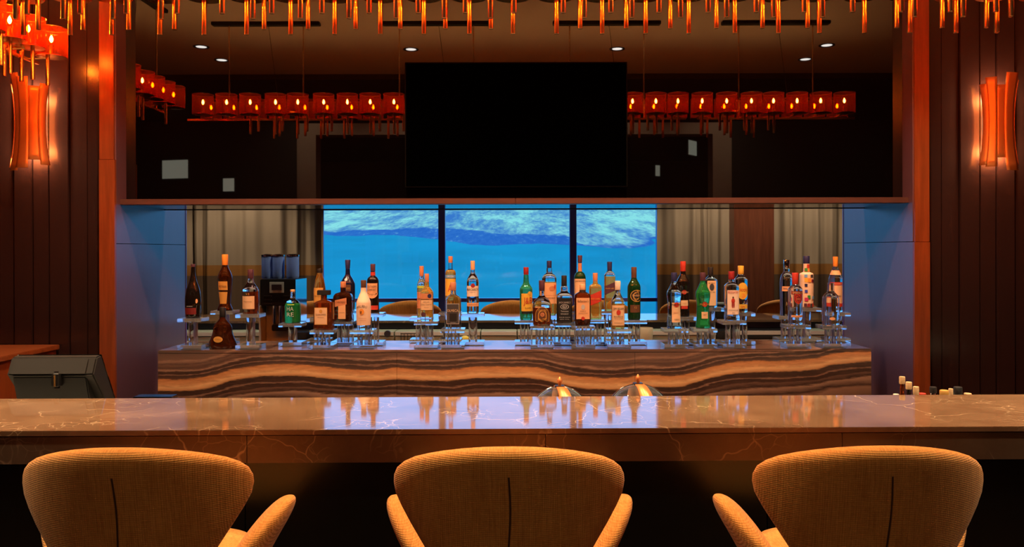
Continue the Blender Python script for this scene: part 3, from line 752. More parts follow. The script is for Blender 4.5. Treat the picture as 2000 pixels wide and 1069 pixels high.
def bottle(name, short, z, cx, row, prof, body, cap=None, fill=None, liquid=None, sect=(2, 1.), labels=(), texts=(), shapes=(), on_riser=True, base_glass=None, neckband=None, two=True):
    zx, sc = ZN[z]; d = ROW[row]
    vb = prof[-1][0]
    P0 = PX(zx+cx*sc, 490+vb*sc, d)
    m = sc*d/F                                     # metres per zoom pixel
    base_z = P0.z if on_riser else ZK
    t = thing(name, short, 'bottle', (P0.x, d, base_z), 'spirit bottles on the back counter')
    if on_riser: riser(P0.x, d, base_z, short.split(' on ')[0] if False else short, two)
    n0, ratio = sect
    amax = max(h for v, h in prof)*m; amin = min(h for v, h in prof)*m
    def zof(v): return (vb-v)*m
    pr = [(zof(v), h*m) for v, h in prof][::-1]    # from the base up
    def hw(zz):
        if zz <= pr[0][0]: return pr[0][1]
        for i in range(len(pr)-1):
            (z0, a0), (z1, a1) = pr[i], pr[i+1]
            if zz <= z1:
                u = (zz-z0)/(z1-z0) if z1 > z0 else 0
                s0 = (a1-pr[i-1][1])/(z1-pr[i-1][0]) if i > 0 else (a1-a0)/(z1-z0)
                s1 = (pr[i+2][1]-a0)/(pr[i+2][0]-z0) if i+2 < len(pr) else (a1-a0)/(z1-z0)
                sec = (a1-a0)/(z1-z0)
                def lim(q): return 0 if q*sec <= 0 else math.copysign(min(abs(q), 3*abs(sec)), sec)
                s0, s1 = lim(s0), lim(s1); hh = z1-z0
                return ((2*u**3-3*u*u+1)*a0+(u**3-2*u*u+u)*hh*s0+(-2*u**3+3*u*u)*a1+(u**3-u*u)*hh*s1)
        return pr[-1][1]
    def par(zz):
        a = hw(zz); k = min(1, max(0, (a-amin)/(amax-amin+1e-9)))
        return a, a*(1+(ratio-1)*k), 2+(n0-2)*k
    def front(x, zz):
        a, b, n = par(zz); q = min(.9999, abs(x)/a)
        return -b*(1-q**n)**(1/n)
    def rings(z0, z1, N=32, grow=0.):
        zs = [z0]
        zs += sorted({z0+.002, z0+.006} | {z0+(z1-z0)*i/22 for i in range(1, 22)} | {q for q, _ in pr if z0+.007 < q < z1-.001})
        zs = [q for q in zs if z0 <= q < z1]+[z1]; out = []
        for zz in zs:
            a, b, n = par(zz); e = 1.
            if z0 <= .0001 and zz < .006: e = .93+.07*math.sqrt(max(0, 1-(1-zz/.006)**2))
            out.append([((a*e+grow)*abs(math.cos(q))**(2/n)*(1 if math.cos(q) >= 0 else -1), (b*e+grow)*abs(math.sin(q))**(2/n)*(1 if math.sin(q) >= 0 else -1), zz) for q in [2*PI*j/N for j in range(N)]])
        return out
    ztop = pr[-1][0]
    if fill is not None and liquid is not None:
        zf = zof(fill)
        B().loft(rings(0, zf-.0003)).build('liquid', liquid, t, smooth=40)
        B().loft(rings(zf+.0003, ztop)).build('bottle_glass', body, t, smooth=40)
    else:
        B().loft(rings(0, ztop)).build('bottle_glass', body, t, smooth=40)
    if cap:
        v0, v1, h0, h1, cm_ = cap
        sq = n0 if h0 > 50 else 2
        zs = [zof(v1)+.0004, zof(v1)+.002, zof(v0)-.003, zof(v0)]
        if sq == 2:
            B().lathe([(h1*m*.97, zs[0]), (h1*m, zs[1]), (h0*m, zs[2]), (h0*m*.93, zs[3])], 20).build('cap', cm_, t, smooth=40)
        else:
            B().box(-h0*m, h0*m, -h0*m*.6, h0*m*.6, zs[0], zs[3]).build('cap', cm_, t, bevel=.002)
    if neckband:
        v0, v1, cm_ = neckband
        B().loft(rings(zof(v1), zof(v0), 24, .0006)).build('neck_band', cm_, t, smooth=40)
    eps = .0009
    for i, L in enumerate(labels):
        u0, hl, v0, v1, lm = L[:5]; slant = L[5] if len(L) > 5 else 0; top = L[6] if len(L) > 6 else hl
        rows = []
        for j in range(7):
            zz = zof(v1)+(zof(v0)-zof(v1))*j/6; hh = hl+(top-hl)*j/6; a = hw(zz); row_ = []
            for k in range(17):
                x = (u0+hh*(k/8-1))*m; x = max(-a*.985, min(a*.985, x)); z2 = zz+slant*x
                row_.append((x, front(x, z2)-eps*(1+.35*i), z2))
            rows.append(row_)
        B().sheet(rows).build('label', P[lm], t, smooth=60)
    for (u0, v0, hl, vh, kind, lm) in shapes:       # printed emblems: ovals and rounded marks
        n = 24; pts = []
        for k in range(n):
            a_ = 2*PI*k/n; x, zz = (u0+hl*math.cos(a_))*m, zof(v0)+vh*m*math.sin(a_)
            if kind == 'arch' and math.sin(a_) < 0: zz = zof(v0)-vh*m*.75*abs(math.sin(a_))**.2; x = (u0+hl*(1 if math.cos(a_) > 0 else -1)*abs(math.cos(a_))**.15)*m
            if kind == 'shield' and math.sin(a_) > 0: zz = zof(v0)+vh*m*abs(math.sin(a_))**.15; x = (u0+hl*(1 if math.cos(a_) > 0 else -1)*abs(math.cos(a_))**.15)*m
            a = hw(zz); x = max(-a*.985, min(a*.985, x)); pts.append((x, zz))
        c0 = (u0*m, zof(v0)); rr = []
        for f_ in (.02, .5, 1.):
            rr.append([(c0[0]+(x-c0[0])*f_, front(c0[0]+(x-c0[0])*f_, c0[1]+(zz-c0[1])*f_)-eps*2.2, c0[1]+(zz-c0[1])*f_) for x, zz in pts])
        B().loft(rr, cap=False).build('emblem', P[lm], t, smooth=60)
    for (sx_, u0, v0, wid, hgt, lm) in texts:
        v, f, tw_, th_ = text2d(sx_); kx, kz = wid*m/tw_, hgt*m/th_; mb = B(); vs_ = []
        for a_, b_ in v:
            x, zz = u0*m+a_*kx, zof(v0)+b_*kz; a = hw(zz); x = max(-a*.985, min(a*.985, x)); vs_.append((x, front(x, zz)-eps*3, zz))
        mb.add(vs_, f); me = bpy.data.meshes.new('lettering'); me.from_pydata([tuple(q) for q in mb.v], [], mb.f); me.materials.append(P[lm])
        link('lettering', me, t)
    return t

SQ = (5., .8); FL = (4.5, .55)
bottle('cognac_bottle', 'slender near-black bottle with red lower label', 1, 200, 'f', [(170,20),(240,24),(320,40),(400,68),(480,80),(560,82),(690,74),(700,72)], M_dkglass, (140,170,22,22,P['plum']),
       labels=[(-8,62,592,660,'dkred'),(-8,34,568,584,'slate')], texts=[('REMY MARTIN',-8,576,60,8,'silver')], shapes=[(58,522,9,24,'oval','peach')], two=False)
bottle('brandy_bottle', 'tall dark ribbed bottle with golden foil neck and flared foot', 1, 533, 'b', [(150,28),(180,36),(225,58),(260,72),(300,76),(400,68),(500,60),(555,57),(600,76),(622,80)], M_brown, (38,150,32,30,P['orange']),
       labels=[(-3,48,318,408,'gold'),(-3,34,428,550,'gold',0,46)], texts=[('METAXA',-3,370,80,24,'brown')], two=False)
bottle('cognac_decanter', 'bell-shaped amber decanter with oval gold label standing directly on the counter', 1, 508, 'f', [(690,30),(705,32),(740,58),(780,92),(840,100),(900,118),(950,140),(990,147),(1022,132)], M_brown, (590,690,30,32,P['black']),
       shapes=[(-22,917,50,31,'oval','gold')], texts=[('Hennessy',-22,917,66,14,'brown')], on_riser=False, sect=(2, .55))
bottle('cognac_bottle', 'rounded amber bottle with cream rectangular label and dark cap', 1, 800, 'f', [(290,26),(305,28),(340,40),(400,77),(430,84),(600,84),(635,74),(655,80)], M_glass, (195,290,30,30,P['plum']), 425, M_ruby,
       labels=[(-5,64,470,604,'cream')], texts=[('Hennessy',-5,527,84,14,'brown'),('V.S',-5,448,36,18,'gold')], two=False)
bottle('liqueur_bottle', 'short green bottle with cork and large silver letters', 2, 438, 'm', [(430,20),(440,22),(500,28),(530,62),(570,80),(740,82),(752,78)], M_glass, (405,430,25,24,M_cork), 545, M_green,
       texts=[('HA',-10,602,70,42,'silver'),('RE',-8,662,72,42,'silver')], labels=[(-6,36,556,564,'lime')], two=False, sect=(2.4, .8))
bottle('liqueur_bottle', 'tapering golden bottle with dark cap behind the square russet one', 3, 185, 'b', [(230,26),(240,28),(300,45),(380,58),(430,62),(640,63),(700,62)], M_amber, (185,230,29,28,P['black']),
       labels=[(-5,50,385,640,'gold')], texts=[('FRANGELICO',-5,470,80,16,'brown')])
bottle('liqueur_bottle', 'square russet bottle with broad black cap and gilt label', 3, 230, 'f', [(462,30),(512,32),(520,55),(540,96),(560,98),(815,100),(822,98)], M_ruby, (412,462,65,65,P['black']), sect=SQ,
       labels=[(-16,67,588,766,'gold'),(-16,63,594,760,'cream')], texts=[('DISARONNO',0,437,100,18,'gold'),('DISARONNO',-16,660,104,18,'brown'),('ORIGINALE',-16,690,70,9,'brown')], shapes=[(-16,626,17,17,'oval','gold')])
bottle('liqueur_bottle', 'dark navy long-necked bottle behind the square orange-capped one', 3, 478, 'b', [(190,22),(250,26),(290,50),(340,74),(400,76),(560,72),(620,70)], M_navyglass, (95,190,28,23,P['navy']),
       labels=[(4,40,352,420,'brown')], texts=[('BAILEYS',4,392,66,20,'gold')], shapes=[(-8,300,16,14,'oval','silver')])
bottle('liqueur_bottle', 'rounded-square dark bottle with orange cap and peach sash', 3, 430, 'm', [(385,27),(430,29),(445,74),(480,96),(520,98),(725,96),(735,92)], M_brown, (322,385,29,28,P['copper']), sect=SQ,
       labels=[(2,38,540,706,'peach'),(-10,60,498,566,'copper',.22)], texts=[('COINTREAU',-12,532,100,20,'brown'),('LIQUEUR',2,640,52,10,'brown')])
bottle('rum_bottle', 'peach-white opaque bottle with brown cap and sunset emblem', 3, 643, 'f', [(385,28),(420,30),(440,36),(500,60),(540,74),(650,76),(768,72),(820,70)], M_white, (307,385,29,28,P['brown']), 774, M_glass,
       shapes=[(-8,632,27,30,'oval','orange'),(-14,640,10,16,'oval','brown')], texts=[('M',-56,590,16,26,'black'),('A',-36,580,16,26,'black'),('L',-16,576,14,26,'black'),('I',0,574,6,26,'black'),('B',18,577,15,26,'black'),('U',38,584,16,26,'black'),('ORIGINAL',0,700,86,9,'copper'),('CARIBBEAN RUM',0,722,70,8,'copper')])
bottle('liqueur_bottle', 'dark bottle with peach oval label and red foot band', 3, 740, 'm', [(215,24),(262,25),(278,46),(300,58),(330,61),(560,62),(600,64),(640,70),(648,70)], M_dkglass, (138,215,26,25,P['plum']),
       labels=[(-4,56,338,440,'peach'),(0,58,568,612,'red')], neckband=(222, 258, P['red']), shapes=[(0,445,54,50,'oval','peach')], texts=[('SOUTHERN',-4,372,96,22,'black'),('COMFORT',-4,406,92,22,'black'),('Original',2,455,70,18,'brown')])
bottle('tequila_bottle', 'golden bottle with copper cap and lime band, half hidden', 4, 180, 'b', [(265,20),(275,22),(300,28),(335,42),(370,47),(600,48),(690,48)], M_glass, (160,265,23,22,P['copper']), 362, M_gold,
       labels=[(0,46,366,390,'lime'),(0,46,430,600,'copper')], texts=[('SAUZA',0,500,70,20,'brown')])
bottle('tequila_bottle', 'squarish golden bottle with cream label and clear foot', 4, 235, 'f', [(330,20),(340,22),(372,24),(392,42),(430,64),(460,67),(715,67),(730,64)], M_gold, (240,330,23,22,P['copper']), 688, M_glass, sect=(3.2, .85),
       labels=[(0,65,512,616,'cream'),(0,62,444,502,'copper')], shapes=[(-30,664,25,25,'oval','plum'),(32,470,20,22,'oval','navy')], texts=[('Jose Cuervo',0,560,104,20,'brown'),('ESPECIAL',0,532,64,11,'black'),('TEQUILA',0,590,50,9,'brown')])
bottle('tequila_bottle', 'tall golden bottle with yellow label behind the silver rectangular one', 4, 482, 'b', [(125,20),(190,21),(205,46),(240,55),(480,56),(640,55)], M_glass, (58,125,23,22,P['copper']), 198, M_gold,
       labels=[(0,54,252,282,'sky'),(0,54,292,470,'yellow')], texts=[('SAUZA',0,268,70,16,'white'),('A',0,390,50,70,'red')])
bottle('tequila_bottle', 'clear flat rectangular bottle with dark silver label', 4, 510, 'f', [(415,28),(455,30),(470,52),(490,76),(520,81),(800,82),(810,80)], M_clear, (330,415,31,30,P['copper']), sect=FL,
       labels=[(-2,66,550,762,'silver'),(-2,62,555,757,'slate'),(2,38,652,734,'black')], texts=[('OLMECA',-2,622,116,26,'cream'),('BLANCO',2,748,50,9,'silver')])
bottle('rum_bottle', 'clear round bottle with white label and red round emblem', 4, 714, 'm', [(200,21),(235,24),(262,40),(300,58),(325,62),(640,63),(650,60)], M_clear, (105,200,23,22,P['peach']), two=False,
       labels=[(0,61,365,476,'white'),(0,61,540,578,'peach')], shapes=[(4,361,22,22,'oval','crimson')], texts=[('BACARDI',0,402,112,24,'black'),('SUPERIOR',0,430,60,9,'brown'),('WHITE RUM',0,559,80,12,'crimson')])
bottle('whisky_bottle', 'green bottle with red cap and yellow label with red initials', 5, 148, 'm', [(250,25),(335,31),(350,38),(385,62),(410,66),(700,65),(720,62)], M_teal, (172,250,27,26,P['crimson']),
       labels=[(8,58,444,628,'yellow'),(8,56,630,652,'black')], shapes=[(38,440,22,18,'oval','yellow')], texts=[('J&B',18,528,92,88,'red'),('RARE',18,594,60,12,'brown')])
bottle('whisky_bottle', 'squat round-shouldered bottle with purple cap and dark arched label', 5, 312, 'f', [(420,27),(470,30),(490,48),(520,80),(560,95),(600,97),(765,93),(778,88)], M_glass, (310,420,31,29,P['plum']), 590, M_ruby,
       shapes=[(2,668,73,90,'arch','gold'),(2,668,68,84,'arch','brown'),(2,660,22,22,'oval','copper')], texts=[('CHIVAS',2,615,90,20,'gold'),('REGAL',2,715,90,18,'gold'),('12',2,660,20,18,'black')])
bottle('whisky_bottle', 'broad navy-capped bottle with peach label bearing a bird', 5, 390, 'b', [(180,27),(235,33),(250,56),(280,73),(310,75),(650,73),(670,70)], M_glass, (105,180,26,25,P['navy']), 322, M_gold,
       labels=[(4,66,332,550,'peach'),(4,64,462,466,'copper')], shapes=[(28,392,34,26,'oval','copper'),(56,374,8,22,'oval','red')], texts=[('THE FAMOUS GROUSE',4,490,110,16,'brown')])
bottle('whiskey_bottle', 'square bottle with black cap and black label with white lettering', 5, 545, 'm', [(370,29),(375,33),(425,36),(440,54),(465,77),(490,82),(740,79),(750,76)], M_glass, (258,370,28,29,P['black']), 640, M_brown, sect=(6., .95),
       labels=[(0,78,490,738,'black')], shapes=[(0,580,44,27,'oval','silver'),(0,580,38,22,'oval','black')], texts=[("JACK DANIEL'S",0,538,120,24,'silver'),('No.7',0,580,44,22,'silver'),('Tennessee',0,626,80,17,'silver'),('WHISKEY',0,655,84,15,'silver'),('SOUR MASH',0,690,112,10,'silver'),('40% VOL',0,710,100,9,'silver')])
bottle('whiskey_bottle', 'tall dark green bottle with plum cap and cream label', 6, 122, 'b', [(125,19),(218,22),(232,42),(262,57),(290,61),(500,61),(640,60)], M_dkgreen, (48,125,25,22,P['plum']), neckband=(130, 215, P['copper']),
       labels=[(0,60,292,560,'cream')], texts=[('JAMESON',0,318,104,22,'black')])
bottle('whisky_bottle', 'flat-shouldered brown bottle with big peach label and red seal', 6, 148, 'f', [(410,30),(428,33),(440,56),(458,80),(490,85),(715,85),(780,76)], M_brown, (352,410,32,31,P['peach']), neckband=(411, 427, P['black']), sect=(4., .6),
       labels=[(2,69,490,710,'peach')], shapes=[(2,703,19,19,'oval','red'),(2,585,20,26,'oval','silver')], texts=[("Ballantine's",2,522,112,26,'brown'),('FINEST',2,628,60,10,'brown'),('SCOTCH WHISKY',2,650,96,10,'brown')])
bottle('whisky_bottle', 'amber square-shouldered bottle with gold cap and slanted red label', 6, 282, 'm', [(318,23),(345,30),(358,52),(376,62),(400,64),(700,64),(712,62)], M_gold, (232,318,26,24,P['copper']), sect=SQ,
       labels=[(0,62,436,548,'red',.42)], texts=[('RED LABEL',0,500,96,16,'orange'),('JOHNNIE WALKER',0,585,90,10,'brown')])
bottle('whisky_bottle', 'tall amber bottle with navy cap and slanted dark label', 6, 432, 'b', [(210,24),(222,36),(246,53),(270,57),(600,57),(622,56)], M_glass, (115,210,26,24,P['navy']), 266, M_gold, sect=SQ,
       labels=[(0,55,345,435,'plum',.42)], texts=[('BLACK LABEL',0,392,90,14,'gold'),('JOHNNIE WALKER',0,520,80,10,'brown')])
bottle('bourbon_bottle', 'bottle with pale cap and cream label with red central emblem', 6, 517, 'f', [(410,27),(440,29),(472,40),(500,56),(530,66),(560,68),(800,67),(812,64)], M_glass, (315,410,30,28,P['white']), 548, M_gold, sect=(3.5, .9),
       labels=[(0,65,566,776,'cream')], shapes=[(0,640,22,26,'oval','red')], texts=[('JIM BEAM',0,605,108,30,'black'),('BOURBON',0,684,92,16,'black'),('KENTUCKY STRAIGHT',0,706,90,9,'brown'),('WHISKEY',0,750,92,12,'brown')])
bottle('whisky_bottle', 'dark green triangular-shouldered bottle with gold-ringed round label', 6, 686, 'm', [(285,29),(298,31),(325,46),(360,64),(400,68),(560,67),(705,65),(718,62)], M_dkgreen, (170,285,28,28,P['brown']),
       shapes=[(20,468,66,62,'oval','gold'),(20,468,60,56,'oval','black')], labels=[(4,50,562,640,'brown')], texts=[('Glenfiddich',16,462,84,22,'cream'),('12',8,588,24,20,'gold')])
bottle('vermouth_bottle', 'clear waisted bottle with navy cap and cream label', 7, 197, 'f', [(320,27),(335,29),(380,48),(430,74),(465,77),(540,66),(640,65),(720,70),(800,75),(808,72)], M_bluegl, (228,320,29,28,P['navy']),
       labels=[(10,46,538,742,'cream')], shapes=[(12,560,27,25,'oval','red')], texts=[('MARTINI',12,560,98,20,'black'),('BIANCO',12,640,56,12,'copper'),('TORINO',16,714,56,16,'black')])
bottle('vermouth_bottle', 'dark waisted bottle with scarlet cap behind the clear waisted one', 7, 290, 'm', [(215,26),(250,30),(285,50),(320,68),(360,70),(440,61),(560,60),(680,65),(684,62)], M_dkglass, (110,215,29,28,P['red']),
       labels=[(4,38,514,572,'cream'),(4,34,573,604,'red')], shapes=[(0,430,26,22,'oval','red')], texts=[('MARTINI',0,430,86,16,'cream'),('ROSSO',4,545,40,12,'copper')])
bottle('vermouth_bottle', 'bright green waisted bottle with dark cap and red oval emblem', 7, 497, 'f', [(315,27),(330,27),(380,48),(440,74),(480,75),(560,64),(700,66),(795,77),(805,74)], M_green, (228,315,29,28,P['plum']),
       labels=[(6,34,634,704,'cream')], shapes=[(6,556,27,26,'oval','red')], texts=[('MARTINI',6,556,96,20,'gold'),('DRY',6,665,34,14,'brown')])
bottle('gin_bottle', 'pale blue square bottle with black cap and tall cream label', 7, 578, 'm', [(260,25),(272,34),(302,61),(330,64),(580,60),(590,58)], M_bluegl, (172,260,27,26,P['black']), sect=SQ, two=False,
       labels=[(0,46,312,570,'cream')], shapes=[(0,378,24,36,'oval','slate')], texts=[('BOMBAY',0,336,66,16,'brown'),('DRY GIN',0,428,56,12,'black')])
bottle('gin_bottle', 'clear rectangular bottle with red cap and red-coated figure label', 7, 795, 'f', [(300,29),(328,31),(345,54),(366,69),(400,71),(715,70),(725,67)], M_clear, (215,300,31,30,P['crimson']), sect=SQ,
       labels=[(4,61,410,662,'white')], shapes=[(2,486,9,11,'oval','brown'),(2,520,19,26,'oval','red'),(-6,560,7,34,'oval','crimson'),(10,560,7,34,'oval','crimson')], texts=[('BEEFEATER',4,430,108,24,'red'),('LONDON DRY GIN',4,616,100,12,'brown'),('GIN',4,645,26,12,'black')])
bottle('gin_bottle', 'clear bottle with yellow cap and round yellow label', 7, 893, 'm', [(245,30),(262,36),(292,61),(315,65),(625,64),(640,62)], M_clear, (157,245,31,30,P['yellow']), sect=(3., .85),
       labels=[(4,60,376,450,'yellow'),(4,54,556,602,'yellow')], shapes=[(4,418,58,88,'oval','yellow'),(8,468,24,26,'oval','orange')], texts=[("GORDON'S",4,408,108,30,'red'),('GIN',4,580,40,22,'red')])
bottle('vodka_bottle', 'tall clear bottle with silver cap and hammered-ice shoulders', 8, 195, 'b', [(190,31),(225,33),(245,50),(300,67),(340,69),(660,66),(675,63)], M_clear, (95,190,30,30,M_chrome), 
       labels=[(0,60,370,420,'peach')], texts=[('FINLANDIA',0,392,100,22,'navy')])
bottle('vodka_bottle', 'clear bottle with red cap and red shield emblem', 8, 285, 'f', [(350,32),(368,46),(395,70),(420,73),(760,73),(770,70)], M_clear, (230,350,33,32,P['red']), two=True,
       labels=[(8,66,418,455,'dkred'),(0,58,668,690,'peach')], shapes=[(8,500,42,50,'shield','red'),(8,500,34,40,'shield','dkred')], texts=[('SMIRNOFF',8,436,116,22,'peach'),('VODKA',8,500,44,14,'peach'),('TRIPLE DISTILLED',0,679,100,10,'dkred')])
t = bottle('vodka_bottle', 'pale bottle with navy cap scattered with coloured squares', 8, 402, 'b', [(135,31),(222,34),(236,64),(250,70),(400,71),(580,66),(592,64)], M_white, (55,135,32,32,P['navy']), two=False,
       labels=[(-28,14,245,277,'sky'),(35,16,248,278,'slate'),(-26,16,282,325,'yellow'),(6,16,284,328,'orange'),(40,12,296,328,'crimson'),(-28,13,342,372,'navy'),(52,12,300,330,'plum'),(-27,13,404,435,'blue'),(0,15,462,496,'green'),(-24,17,486,520,'magenta'),
               (-32,13,545,580,'plum'),(-2,14,546,582,'crimson'),(26,12,548,586,'slate'),(50,12,545,582,'red'),(50,12,470,500,'sky'),(6,14,142,180,'red'),(-16,12,180,214,'green'),(12,12,184,216,'orange')])
bottle('vodka_bottle', 'clear bottle with golden cap and cream label between red bands', 8, 705, 'b', [(165,24),(182,29),(230,47),(270,63),(300,69),(630,69),(640,66)], M_clear, (62,165,26,24,P['orange']), neckband=(205, 250, P['peach']),
       labels=[(0,67,326,358,'red'),(0,67,360,545,'cream'),(0,67,546,582,'red')], texts=[('STOLICHNAYA',0,342,110,16,'cream'),('VODKA',0,470,70,18,'navy')])
bottle('tequila_bottle', 'unlabelled round clear bottle with short neck and oval foot seal', 8, 655, 'f', [(335,35),(350,34),(425,36),(448,56),(480,80),(520,84),(760,86),(775,82)], M_clear, None, two=True,
       shapes=[(-15,703,28,16,'oval','peach')])

# ------------------------------------------------------------------ chandeliers
ZSH, HSH, RSH, ZBU = 2.80, .17, .088, 2.905
ME_sh = B().lathe([(RSH*.96, 0), (RSH, .004), (RSH, HSH)], 28, cap=False).mesh('lamp_shade', M_shade, smooth=50)
ME_rim = B().tube([(RSH*math.cos(2*PI*j/28), RSH*math.sin(2*PI*j/28), 0) for j in range(28)], .0022, 5, True).mesh('rim', M_brass, smooth=60)
ME_disc = B().lathe([(.014, -.004), (.05, -.002), (RSH*.96, 0), (RSH*.96, .004), (.02, .006)], 24).mesh('base_plate', M_brass, smooth=40)
ME_sock = B().lathe([(.012, 0), (.012, .055), (.008, .07)], 12).mesh('candle_sleeve', M_brass, smooth=40)
ME_bulb = B().lathe([(.002, -.017), (.007, -.011), (.0098, 0), (.007, .012), (.002, .023)], 12).mesh('bulb', M_bulb, smooth=60)
ME_rod = B().lathe([(.0095, 0), (.011, .001), (.011, .175), (.009, .176)], 12).mesh('hanging_rod', M_brass, smooth=40)
def chandelier(loc, rows, rods, length, along='x', label='', group=None):
    """rows: list of (x,y) pods relative; rods: (x,y,zbottom) relative to loc.xy; loc on the ceiling"""
    t = thing('chandelier', label, 'chandelier', (loc[0], loc[1], ZC), group)
    h = length/2
    def ax(a, b): return (a, b) if along == 'x' else (b, a)
    def bx(a0, a1, b0, b1, z0, z1):
        return B().box(a0, a1, b0, b1, z0, z1) if along == 'x' else B().box(b0, b1, a0, a1, z0, z1)
    bx(-.465, .465, -.035, .035, -.03, 0).build('canopy', M_rubber, t, bevel=.004)
    for s_ in (-.32, .32):
        B().cyl((*ax(s_, 0), -.03), (*ax(s_, 0), ZSH-.03-ZC), .006, 8).build('suspension_rod', M_brass, t, smooth=40)
    B().cyl((*ax(.02, .0), -.03), (*ax(.12, .0), ZSH-ZC), .0018, 5).build('power_cable', M_rubber, t)
    bx(-h+.03, h-.03, -.008, .008, ZSH-.03-ZC, ZSH-.014-ZC).build('rail', M_brass, t)
    for (x, y) in rows:
        a_, b_ = ax(x, y); sg = 1 if b_ > 0 else -1
        B().cyl((*ax(a_-.03, 0), ZSH-.016-ZC), (*ax(a_, b_-sg*.02), ZSH-.006-ZC), .004, 6).build('arm', M_brass, t)
    for (x, y) in rows:
        s = link('lamp_shade', ME_sh, t, (x, y, ZSH-ZC))
        link('rim', ME_rim, s, (0, 0, HSH)); link('base_plate', ME_disc, s); link('candle_sleeve', ME_sock, s)
        link('bulb', ME_bulb, s, (0, 0, ZBU-ZSH))
    for (x, y, z) in rods: link('hanging_rod', ME_rod, t, (x, y, z-ZC))
    return t
DFAR, DNEAR = 3.71, 3.45
L67 = [46,138,219,313,399,482,568,654,743,828,917,1002,1087,1176,1261,1345,1435,1520,1600,1688,1777,1867,1947]
L57 = [75,163,252,341,516,602,695,782,870,959,1133,1223,1309,1399,1489,1577,1751,1840,1927]
L36 = [31,124,221,315,494,587,682,774,868,958,1141,1234,1329,1419,1511,1606,1786,1881,1975]
L25 = [53,157,247,346,434,531,629,721,817,909,1004,1100,1193,1287,1383,1477,1571,1665,1761,1856,1945]
step = .2
far = [((x-CX)*DFAR/F, DFAR) for x in L67]; near = [((x-CX)*DNEAR/F, DNEAR) for x in L25]
far += [(far[-1][0]+step*k, DFAR) for k in range(1, 4)]+[(far[0][0]-step*k, DFAR) for k in range(1, 3)]
near += [(near[-1][0]+step*k, DNEAR) for k in range(1, 5)]+[(near[0][0]-step*k, DNEAR) for k in range(1, 4)]
rods = []
for xs_, yy, d in ((L67, 66.5, DFAR), (L57, 56.5, DFAR), (L36, 35.5, DNEAR), (L25, 25.5, DNEAR)):
    for x in xs_:
        q = PX(x, yy, d); rods.append((q.x, d, EYE+(CY-yy)*d/F))
centers = [-2.14, -.67, .80, 2.26]
lab4 = 'amber glass and brass rod chandelier'
for i, c in enumerate(centers):
    lo = -9 if i == 0 else (centers[i-1]+c)/2; hi = 9 if i == 3 else (centers[i+1]+c)/2
    yc = (DFAR+DNEAR)/2
    pods = [(x-c, y-yc) for x, y in far+near if lo <= x < hi and abs(x-c) < .98]
    rr = [(x-c, y-yc, z) for x, y, z in rods if lo <= x < hi]
    chandelier((c, yc), pods, rr, 1.42, 'x', lab4+(' at the cash terminal end', ' above the rum and liqueur bottles', ' above the whisky bottles', ' above the gin and vodka bottles')[i], 'chandeliers in a row over the bar')
LX, LY = -2.86, 4.42
pods = [(.115, y-LY) for y in (4.05, 4.24, 4.43, 4.60, 4.83)]+[(-.115, y-LY) for y in (4.1, 4.3, 4.5, 4.7)]
rr = []
for x, y in ((2,125),(8.6,146),(20,142),(42,157),(64,153),(93.5,165)):
    d = .98*F/(CY-y); q = PX(x, y, d); rr.append((q.x-LX, d-LY, 2.63))
chandelier((LX, LY), pods, rr, 1.0, 'y', 'amber glass chandelier turned toward the plank wall, its rods crossing a copper sconce')

# ------------------------------------------------------------------ sconces
def sconce(xc, ytop, ybot, slats, lab):
    d = 5.205; pc = PX(xc, (ytop+ybot)/2, d)
    t = thing('wall_sconce', lab, 'wall lamp', (pc.x, d, pc.z))
    hz = (ybot-ytop)/2*d/F
    B().box(-.04, .04, -.012, .006, -.1, .1).build('back_plate', M_copper, t, bevel=.003)
    B().cyl((0, -.012, 0), (0, -.05, 0), .012, 10).build('arm', M_copper, t, smooth=40)
    for a0, a1, z0, z1, rr in slats:                  # angles in degrees, 0 = toward the viewer, negative = left
        rows_i = []
        for k in range(15):
            z = z0*hz+(z1-z0)*hz*k/14; rad = (.092+.034*(z/hz)**2)*rr; row = []
            for j in range(5):
                a = math.radians(a0+(a1-a0)*j/4); row.append((rad*math.sin(a), -.045-rad*math.cos(a)*.62, z))
            rows_i.append(row)
        o = B().sheet(rows_i).build('slat', M_copper, t, smooth=60)
        so = o.modifiers.new('thickness', 'SOLIDIFY'); so.thickness = .004; so.offset = 0
    tb = B().lathe([(.018, -.07), (.02, -.05), (.02, .05), (.018, .07)], 14).build('lamp_tube', mat('sconce_lamp', (1, .9, .7), .4, emit=(1., .62, .3), estr=14.), t, smooth=50)
    tb.location = (0, -.05, 0)
    for z_ in (.17, -.17):
        light('sconce_light', 'POINT', t, (0, -.04, z_), L_SCONCE, (1., .58, .30), shadow_soft_size=.025)
sconce(67, 147, 336, [(-100, -72, -.93, .78, 1.02), (-60, -18, -1.0, .98, .96), (-22, 14, -.95, .9, 1.03), (10, 56, -.78, .72, .97), (50, 96, -.88, .78, 1.04), (-84, -50, -.72, .6, .9)], 'copper slat wall sconce partly behind hanging chandelier rods')
sconce(1942, 147, 338, [(-98, -56, -.86, .78, 1.02), (-62, -24, -.9, .9, .98), (-28, 6, -.72, .74, .95), (2, 46, -.98, .98, 1.03), (40, 82, -.9, .9, .97), (74, 104, -.85, .86, 1.03)], 'copper slat wall sconce on the open plank wall, clear of the chandelier')

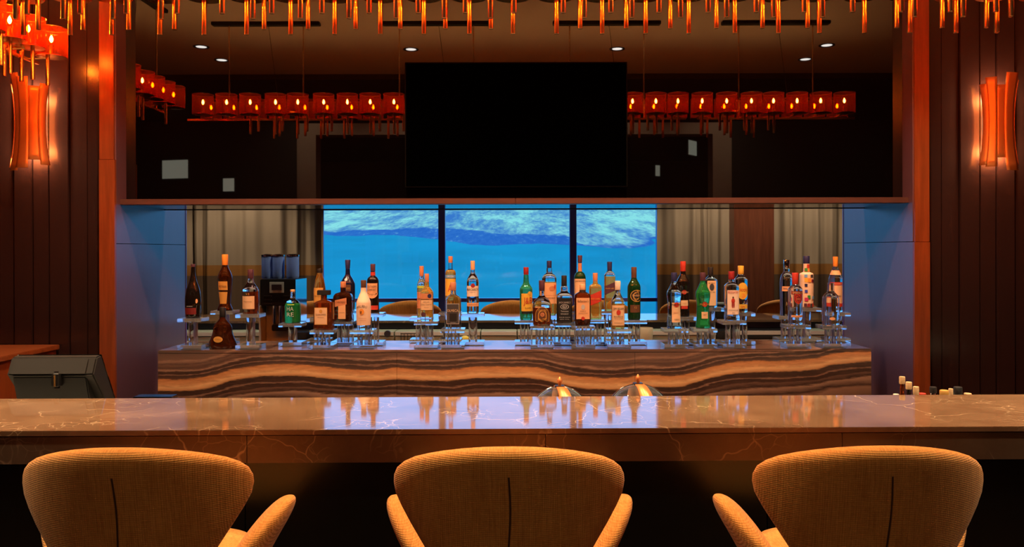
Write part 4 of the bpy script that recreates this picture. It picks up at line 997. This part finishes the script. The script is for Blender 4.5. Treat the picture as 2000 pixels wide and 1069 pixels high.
# ------------------------------------------------------------------ downlights
def downlight(x, y, z, e, col, size, lab, group, soft=.05, tilt=0.):
    t = thing('downlight', lab, 'downlight', (x, y, z), group)
    B().lathe([(.075, -.006), (.075, 0), (.05, 0), (.052, -.004)], 24, cap=False).build('trim_ring', M_gun, t, smooth=40)
    B().lathe([(.05, -.003), (.05, -.001)], 20).build('lens', M_lens, t)
    bm_ = light('beam', 'SPOT', t, (0, 0, -.02), e, col, spot_size=math.radians(size), spot_blend=.6, shadow_soft_size=soft)
    bm_.rotation_euler[0] = tilt
    return t
WARM = (1.0, .72, .43)
for x, y in ((-3.02, 2.75), (3.02, 2.75), (-3.02, 2.2), (3.02, 2.17), (-1.01, 2.63), (1.01, 2.63)):
    downlight(x, y, ZC, L_DOWN, WARM, 85, 'recessed downlight in the ceiling above the bar stools', 'downlights over the bar stools')
for x, y in ((-3.4, 9.5), (-2.9, 8.6), (2.4, 9.5), (3.6, 9.5), (0., 8.4)):
    downlight(x, y, 3.3, L_FAR, (1.0, .72, .45), 95, 'recessed downlight in the far ceiling near the curtains', 'downlights over the far seating')

for x in (-2.0, -.7, .7, 2.0):
    downlight(x, 4.24, ZC, L_AISLE_FILL, WARM, 100, 'added fill light in the ceiling above the bartender aisle', 'fill lights over the aisle')  # unseen lamps added to brighten the back counter and its bottles
for x in (-2.2, -.75, .75, 2.2):
    downlight(x, 6.12, ZC, L_FAR*.8, (1.0, .85, .62), 90, 'added fill light behind the bulkhead above the second bar', 'fill lights over the far bar')  # lamps added out of view to lift the dark units below
for x in (-1.15, 0., 1.15):
    downlight(x, .25, ZC-.06, L_LOUNGE_FILL, WARM, 115, 'added fill light in the dark lounge ceiling behind the stools', 'fill lights behind the stools')  # lamps added behind the camera as fill on the stool backs
for x in (-3.05, -1.5, 1.5, 3.05):
    downlight(x, -.6, ZC-.06, 45., WARM, 115, 'added fill light washing the pale lounge portal', 'fill lights at the lounge portal', tilt=-1.0)  # added lamps tilted at the portal so the black glass shows it
